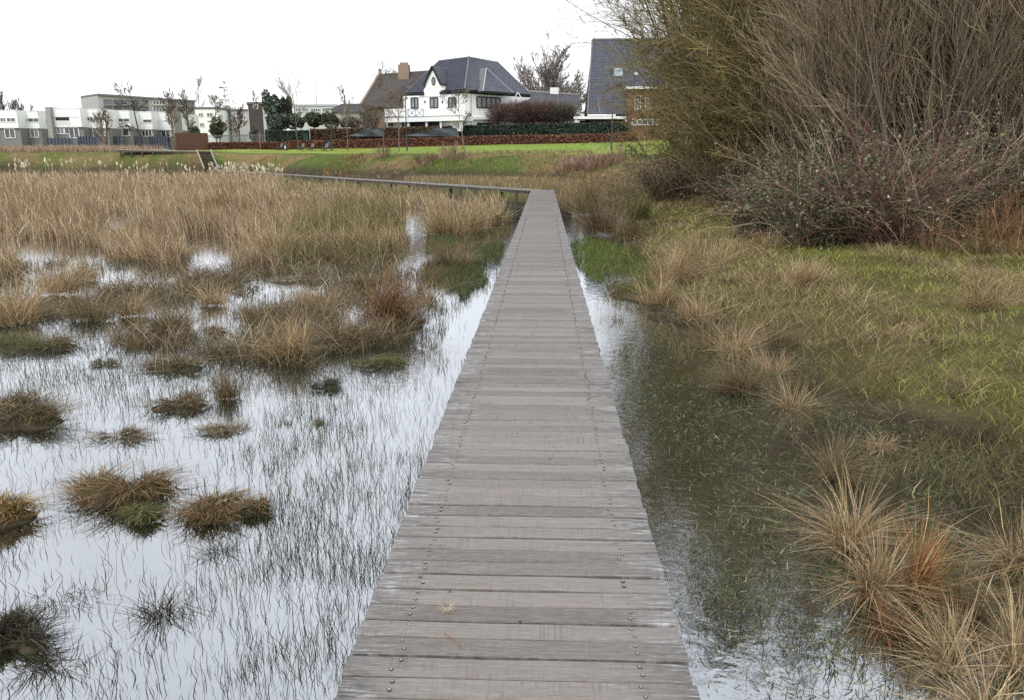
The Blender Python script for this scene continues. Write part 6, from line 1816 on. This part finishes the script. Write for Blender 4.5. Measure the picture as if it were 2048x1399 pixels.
def tussock(name, kind, pal, px, py, w_px, h_px, n, label, cat="tussock", group=None, seed=0, stalks=0, land=False):
    rg = np.random.default_rng(500 + seed)
    b_ = hit(px, py) if land else on_z(px, py, WATER)
    s_ = F / proj(b_)[2]
    R_ = w_px / 2 / s_
    H = h_px / s_
    o = None
    m_ = int(rg.integers(6, 11))
    sa = rg.uniform(0, 2 * pi, m_); sr0 = np.sqrt(rg.random(m_)) * .66
    sx, sy = np.cos(sa) * sr0 * R_, np.sin(sa) * sr0 * R_ * .72
    sr = rg.uniform(.26, .5, m_) * R_; sh = rg.uniform(.5, 1.1, m_)
    saz = sa + rg.normal(0, .9, m_); sln = rg.uniform(.4, 1.3, m_)
    i = rg.choice(m_, n, p=sr ** 2 / (sr ** 2).sum())
    a = rg.uniform(0, 2 * pi, n); rr = np.sqrt(rg.random(n))
    x = sx[i] + np.cos(a) * rr * sr[i]; y = sy[i] + np.sin(a) * rr * sr[i] * .8
    wid = np.maximum(.0052 if kind == 'mound' else .0038, .70 / s_)
    Hm = max(H * .55, .025)
    def top_at(X, Y_):
        X = np.asarray(X, float); Y_ = np.asarray(Y_, float)
        return Hm * np.max(sh[:, None] * np.exp(-((X.ravel()[None] - sx[:, None]) ** 2 + (Y_.ravel()[None] - sy[:, None]) ** 2) / (.85 * sr[:, None]) ** 2), axis=0).reshape(X.shape)
    if kind == "mound":
        base = np.stack([x, y, top_at(x, y) * rg.uniform(.55, 1.0, n) - .012], 1)
        thatch = rg.random(n) < .62
        L_ = np.clip(R_ * .55, .05, .22)
        hh = np.where(thatch, rg.uniform(.5, 1.25, n) * L_, rg.uniform(.3, 1.0, n) * min(max(H, .05), .13))
        lean = np.where(thatch, rg.uniform(.7, 1.5, n), rg.uniform(.05, .7, n))
        droop = np.where(thatch, rg.uniform(.9, 2.2, n), rg.uniform(.1, .8, n))
        az = np.where(thatch, saz[i] + rg.normal(0, .75, n), rg.uniform(0, 2 * pi, n))
        hh = np.where(thatch, hh * .55, hh * .5)
    elif kind == "dark":
        base = np.stack([x, y, np.full(n, -.01)], 1)
        hh = H * rg.uniform(.3, 1.2, n); lean = rg.uniform(.1, 1.6, n); droop = rg.uniform(0, .6, n); az = a + rg.normal(0, .8, n)
    else:
        base = np.stack([x * .85, y * .85, top_at(x, y) * .25 - .02], 1)
        sp = {"plume": .38, "rush": .18, "fan": .30}[kind]
        hh = H * rg.uniform(.35, 1.12, n) * (.62 + .45 * sh[i])
        lean = np.abs(sp * sln[i] * rg.uniform(.3, 1.5, n)); droop = rg.uniform(.0, 1.0, n) ** 1.5 * (1.5 if kind != "rush" else .6)
        az = saz[i] + rg.normal(0, .6, n)
        nk = n // 3
        hh[:nk] *= .45; lean[:nk] += .45; droop[:nk] += .6
        brk = rg.random(n) < .06
        lean[brk] += 1.3
    hh = np.maximum(hh, .015)
    col = jitter_cols(rg, n, pal[0], pal[1], .22)
    parts = [blades_np(rg, base, hh, np.full(n, wid), lean, droop, col, 3, az=az, kink=.06 if kind != "dark" else .2)]
    if stalks:
        a2 = rg.uniform(0, 2 * pi, stalks)
        bs = np.stack([np.cos(a2) * R_ * .4, np.sin(a2) * R_ * .3, np.zeros(stalks)], 1)
        parts.append(blades_np(rg, bs, H * rg.uniform(1.05, 1.7 if H < .35 else 1.35, stalks), np.full(stalks, wid * 1.1), rg.uniform(.02, .22, stalks), rg.uniform(0, .25, stalks), jitter_cols(rg, stalks, [(.46, .36, .23), (.36, .26, .15)], [1, 1]), 4, kink=.05))
    v, l_, s2, c2 = merge_np(parts)
    if kind == "mound":
        o = thing(name, label, cat, b_, group=group)
        link("blades", mesh_np("blades", v, l_, s2, [M_blade], col=c2), o)
        na, nr = 26, 8
        V = [(0, 0, float(top_at(np.zeros(1), np.zeros(1))[0]) * .6)]
        for k_ in range(1, nr + 1):
            r0 = k_ / nr * 1.05
            for j in range(na):
                t = j * 2 * pi / na
                X, Y_ = np.cos(t) * r0 * R_, np.sin(t) * r0 * R_ * .75
                V.append((X, Y_, float(top_at(np.array([X]), np.array([Y_]))[0]) * .62 - .024 - (.05 if k_ == nr else 0)))
        L_ = []; S_ = []
        for j in range(na): L_ += [0, 1 + j, 1 + (j + 1) % na]; S_.append(3)
        for k_ in range(nr - 1):
            for j in range(na):
                a0 = 1 + k_ * na; L_ += [a0 + j, a0 + na + j, a0 + na + (j + 1) % na, a0 + (j + 1) % na]; S_.append(4)
        link("peat_mound", mesh_np("peat_mound", V, L_, S_, [M_peat], smooth=True), o)
    else:
        o = link(name, mesh_np(name, v, l_, s2, [M_blade], col=c2), None, b_)
        tag(o, label, cat, group)
    return o

GL = "grass tussocks in the water left of the boardwalk"
GRT = "grass tussocks right of the boardwalk"
T = [
 ("mound", P_MOUND, 75, 838, 165, 70, 1700, "large straw topped tussock at the left edge, above the golden one", 0),
 ("mound", P_RUST, 250, 985, 175, 62, 1700, "big rusty straw tussock, left of the rusty pair in the water", 0),
 ("mound", P_GREEN, 287, 1036, 78, 50, 700, "small olive tussock joined to the front of the big rusty one", 0),
 ("mound", P_RUST, 428, 1026, 130, 58, 1300, "square rusty tussock, middle of the near row", 0),
 ("mound", P_MOUND, 507, 1020, 66, 52, 700, "small brown green tussock touching the right side of the square rusty one", 0),
 ("mound", P_GOLD, 14, 1036, 100, 90, 1300, "golden straw tussock cut by the left edge", 0),
 ("mound", P_DARK, 28, 1290, 120, 90, 1300, "dark brown tussock in the bottom left corner", 0),
 ("mound", P_MOUND, 366, 812, 105, 38, 900, "low dark tussock with a stick, left of the small spiky one", 0),
 ("rush", P_BRUSH, 455, 798, 58, 72, 420, "small spiky tussock between low dark mound and open water", 0),
 ("mound", P_DARK, 648, 774, 62, 30, 450, "small dark tussock with a few tall pale stalks", 5),
 ("mound", P_MOUND, 338, 738, 115, 36, 900, "flat tussock carrying tall pale dry stalks", 9),
 ("mound", P_MOUND, 210, 728, 52, 18, 320, "tiny low tussock left of the stalk bearing one", 0),
 ("mound", P_MOUND, 244, 876, 92, 20, 500, "flat straw scrap tussock above the big rusty one", 0),
 ("mound", P_BRUSH, 455, 864, 92, 17, 500, "flat brown straw scrap right of the open water's middle", 0),
 ("fan", P_TAN, 585, 716, 130, 96, 900, "golden tan tussock with upright blades in the middle of the pool", 4),
 ("fan", P_RED, 757, 648, 120, 135, 1500, "tallest reddish brown tussock leaning right near the boardwalk", 0),
 ("mound", P_GREEN, 752, 728, 105, 22, 550, "flat olive tussock below the tallest reddish one", 0),
 ("plume", P_BRUSH, 336, 668, 120, 84, 1100, "brown tan tussock behind the tall pale stalks", 3),
 ("plume", P_BRUSH, 190, 640, 105, 66, 900, "rounded brown tussock third from the left edge in the back row", 0),
 ("plume", P_TAN, 106, 590, 92, 80, 900, "tan tussock second from the left edge in the back row", 0),
 ("plume", P_TAN, 28, 650, 110, 100, 1100, "tan tussock at the left edge in the back row", 0),
 ("plume", P_BRUSH, 530, 640, 120, 46, 900, "broad low brown tussock at the centre of the mats", 0),
 ("plume", P_BRUSH, 684, 690, 80, 76, 700, "brown upright tussock left of the tallest reddish one", 0),
 ("mound", P_MOUND, 120, 692, 115, 30, 800, "low brown tussock under the rounded one", 0),
 ("mound", P_MOUND, 438, 668, 66, 30, 420, "low dark tussock beside the broad central one", 0),
 ("mound", P_DARK, 800, 644, 92, 30, 500, "low brown tussock at the right foot of the tallest one", 0),
 ("plume", P_BRUSH, 280, 690, 90, 30, 500, "low brown tussock left of the tall pale stalks", 0),
 ("mound", P_GREEN, 50, 694, 150, 30, 1000, "wide mossy green tussock below the left edge back row", 0),
 ("rush", P_GREEN, 640, 848, 44, 22, 160, "tiny bright green tuft alone in the water", 0),
 ("rush", P_GREEN, 570, 848, 40, 14, 110, "tiny green tuft left of the bright green one", 0),
 ("mound", P_BRUSH, 600, 566, 120, 20, 700, "flat brown tussock in the bright strip under the reeds", 0),
 ("mound", P_MOUND, 430, 560, 150, 18, 800, "long flat brown tussock in the bright strip, left part", 0),
 ("dark", P_DARK, 140, 1196, 150, 24, 150, "line of dark broken stems low in the water, left", 0),
 ("dark", P_DARK, 320, 1226, 110, 46, 190, "dark tangle of broken stems between tussocks and boardwalk", 0),
 ("dark", P_DARK, 425, 1106, 80, 34, 120, "dark broken stems in front of the square rusty tussock", 0),
 ("dark", P_DARK, 90, 1336, 120, 50, 160, "dark broken stems right of the corner tussock", 0),
 ("fan", P_RED, 435, 440, 110, 70, 900, "dark brown swept clump in the middle of the reed bed", 0),
 ("fan", P_TAN, 905, 470, 130, 82, 1300, "large tan tussock at the reed bed's right end by the lane", 0),
 ("fan", P_TAN, 990, 448, 50, 50, 500, "tan brown tussock nearest the boardwalk's bend", 0),
 ("plume", P_BRUSH, 915, 535, 90, 52, 700, "brown tussock in the green sedge left of the boardwalk", 0),
 ("fan", P_TAN, 545, 510, 110, 66, 900, "tan tussock at the front edge of the reeds, centre", 0),
 ("fan", P_TAN, 700, 512, 110, 60, 800, "tan tussock at the front edge of the reeds, right of centre", 0),
 ("plume", P_TAN, 262, 632, 70, 62, 600, "straw tussock between the rounded brown one and the stalk bearing pair", 2),
 ("plume", P_TAN, 430, 612, 70, 56, 560, "straw tussock behind the low dark one, left of the broad central one", 2),
 ("plume", P_TAN, 640, 622, 76, 62, 600, "straw tussock right of the broad central one", 2),
 ("plume", P_BRUSH, 715, 575, 70, 44, 500, "brown tussock in the bright strip behind the tallest reddish one", 0),
 ("plume", P_TAN, 180, 560, 80, 52, 600, "straw tussock at the left end of the bright strip", 0),
 ("fan", P_TAN, 330, 520, 110, 60, 800, "tan tussock at the front edge of the reeds, left of centre", 0),
]
for i, (kd, pal, px, py, w_, h_, n_, lb, st_) in enumerate(T):
    nm = "grass_tussock" if kd != "dark" else "broken_stems"
    tussock(nm, kd, pal, px, py, w_ * (1.24 if kd == 'mound' else 1.1), h_ * (1.12 if kd == 'mound' else 1), n_, lb, "tussock" if kd != "dark" else "dead stems", GL if kd != "dark" else "dark broken stems in the water", i, st_)
T2 = [
 ("fan", P_TAN, 1700, 1100, 84, 165, 520, "pale straw tussock topmost in the line along the right water's edge", 6),
 ("fan", P_TAN, 1745, 1190, 104, 150, 700, "straw tussock left of the rust orange tuft", 5),
 ("rush", P_ORANGE, 1812, 1215, 84, 210, 560, "bright rust orange tuft in the line along the right water's edge", 0),
 ("fan", P_RED, 1770, 1262, 110, 90, 500, "low reddish tussock in front of the rust orange tuft", 0),
 ("fan", P_TAN, 1900, 1345, 84, 140, 320, "straw tussock below the rust orange tuft, leaning right", 5),
 ("fan", P_TAN, 1975, 1440, 96, 150, 300, "pale straw tussock at the bottom edge near the right corner", 6),
 ("fan", P_TAN, 2038, 1340, 84, 175, 320, "tall straw tussock touching the right edge near the corner", 5),
 ("fan", P_BRUSH, 1930, 1235, 120, 110, 520, "brown tussock between orange tuft and right edge", 3),
 ("fan", P_TAN, 2045, 1140, 120, 140, 480, "tan tussock at the right edge above the corner tussocks", 4),
 ("fan", P_TAN, 1385, 645, 84, 84, 620, "straw tussock on the meadow's left tip at the waterline", 0),
 ("fan", P_TAN, 1462, 715, 84, 92, 620, "straw tussock at the waterline above the shallow water's brown tussock", 0),
 ("fan", P_TAN, 1580, 830, 70, 80, 420, "thin straw tuft right of the shallow water's brown tussock", 0),
 ("fan", P_BRUSH, 1665, 960, 90, 110, 420, "thin brown tuft standing above the straw line", 4),
 ("fan", P_TAN, 1310, 610, 80, 70, 560, "straw tussock nearest the boardwalk at the meadow's left tip", 0),
 ("fan", P_TAN, 1540, 755, 74, 76, 420, "straw tussock right behind the shallow water's brown tussock", 0),
 ("fan", P_TAN, 1760, 900, 80, 60, 320, "thin straw tuft in the flooded meadow's middle", 0),
 ("rush", P_GREEN, 1830, 1290, 110, 70, 380, "green tuft under the rust orange one", 0),
 ("fan", P_BRUSH, 1490, 785, 115, 90, 900, "brown tussock standing in the shallow water's middle", 4),
 ("rush", P_BRUSH, 1420, 700, 120, 64, 650, "sparse brown rushes left above the shallow water's brown tussock", 0),
 ("rush", P_BRUSH, 1560, 690, 110, 50, 500, "sparse brown rushes right above the shallow water's brown tussock", 0),
 ("fan", P_TAN, 1335, 570, 125, 84, 1200, "tan tussock at the meadow's left tip", 0),
 ("fan", P_TAN, 1405, 545, 120, 92, 1200, "tallest pale straw tussock at the meadow's left end", 0),
 ("fan", P_TAN, 1600, 568, 105, 62, 900, "pale straw tussock in the middle of the meadow", 0),
 ("plume", P_TAN, 1535, 500, 50, 54, 420, "narrow straw tuft in front of the pale flecked brambles", 0),
 ("fan", P_TAN, 1980, 620, 140, 70, 900, "broad straw tussock at the meadow's right", 0),
 ("fan", P_TAN, 1510, 410, 90, 72, 900, "upright straw patch between the brambles", 0),
 ("rush", P_BRUSH, 1205, 470, 84, 80, 800, "brown green rush clump right of the boardwalk, nearest one", 0),
 ("rush", P_BRUSH, 1170, 430, 74, 70, 700, "brown rush clump right of the boardwalk near its bend", 0),
 ("rush", P_GREEN, 1265, 440, 76, 62, 600, "greenish rush clump beside the dark bramble", 0),
 ("rush", P_BRUSH, 1255, 480, 80, 52, 600, "low brown rush clump above the bright green patch", 0),
 ("dark", P_DARK, 1910, 796, 100, 22, 260, "dark burnt looking tuft at the meadow's wet edge", 0),
 ("dark", P_DARK, 1880, 692, 84, 18, 220, "dark muddy tuft in the upper right meadow", 0),
 ("dark", P_DARK, 1545, 618, 100, 14, 220, "dark muddy tuft under the middle straw tussock", 0),
 ("dark", P_DARK, 1700, 628, 100, 14, 220, "dark muddy tuft right of the middle straw tussock", 0),
 ("dark", P_DARK, 1990, 880, 110, 30, 260, "dark tuft at the right edge of the flooded meadow", 0),
]
for i, (kd, pal, px, py, w_, h_, n_, lb, st_) in enumerate(T2):
    land = kd in ("fan", "plume", "dark") and 1300 < px and py < 900 and not (1400 < px < 1500 and py > 600)
    tussock("grass_tussock", kd, pal, px, py, w_, h_, n_, lb, "tussock", GRT, 60 + i, st_, land)
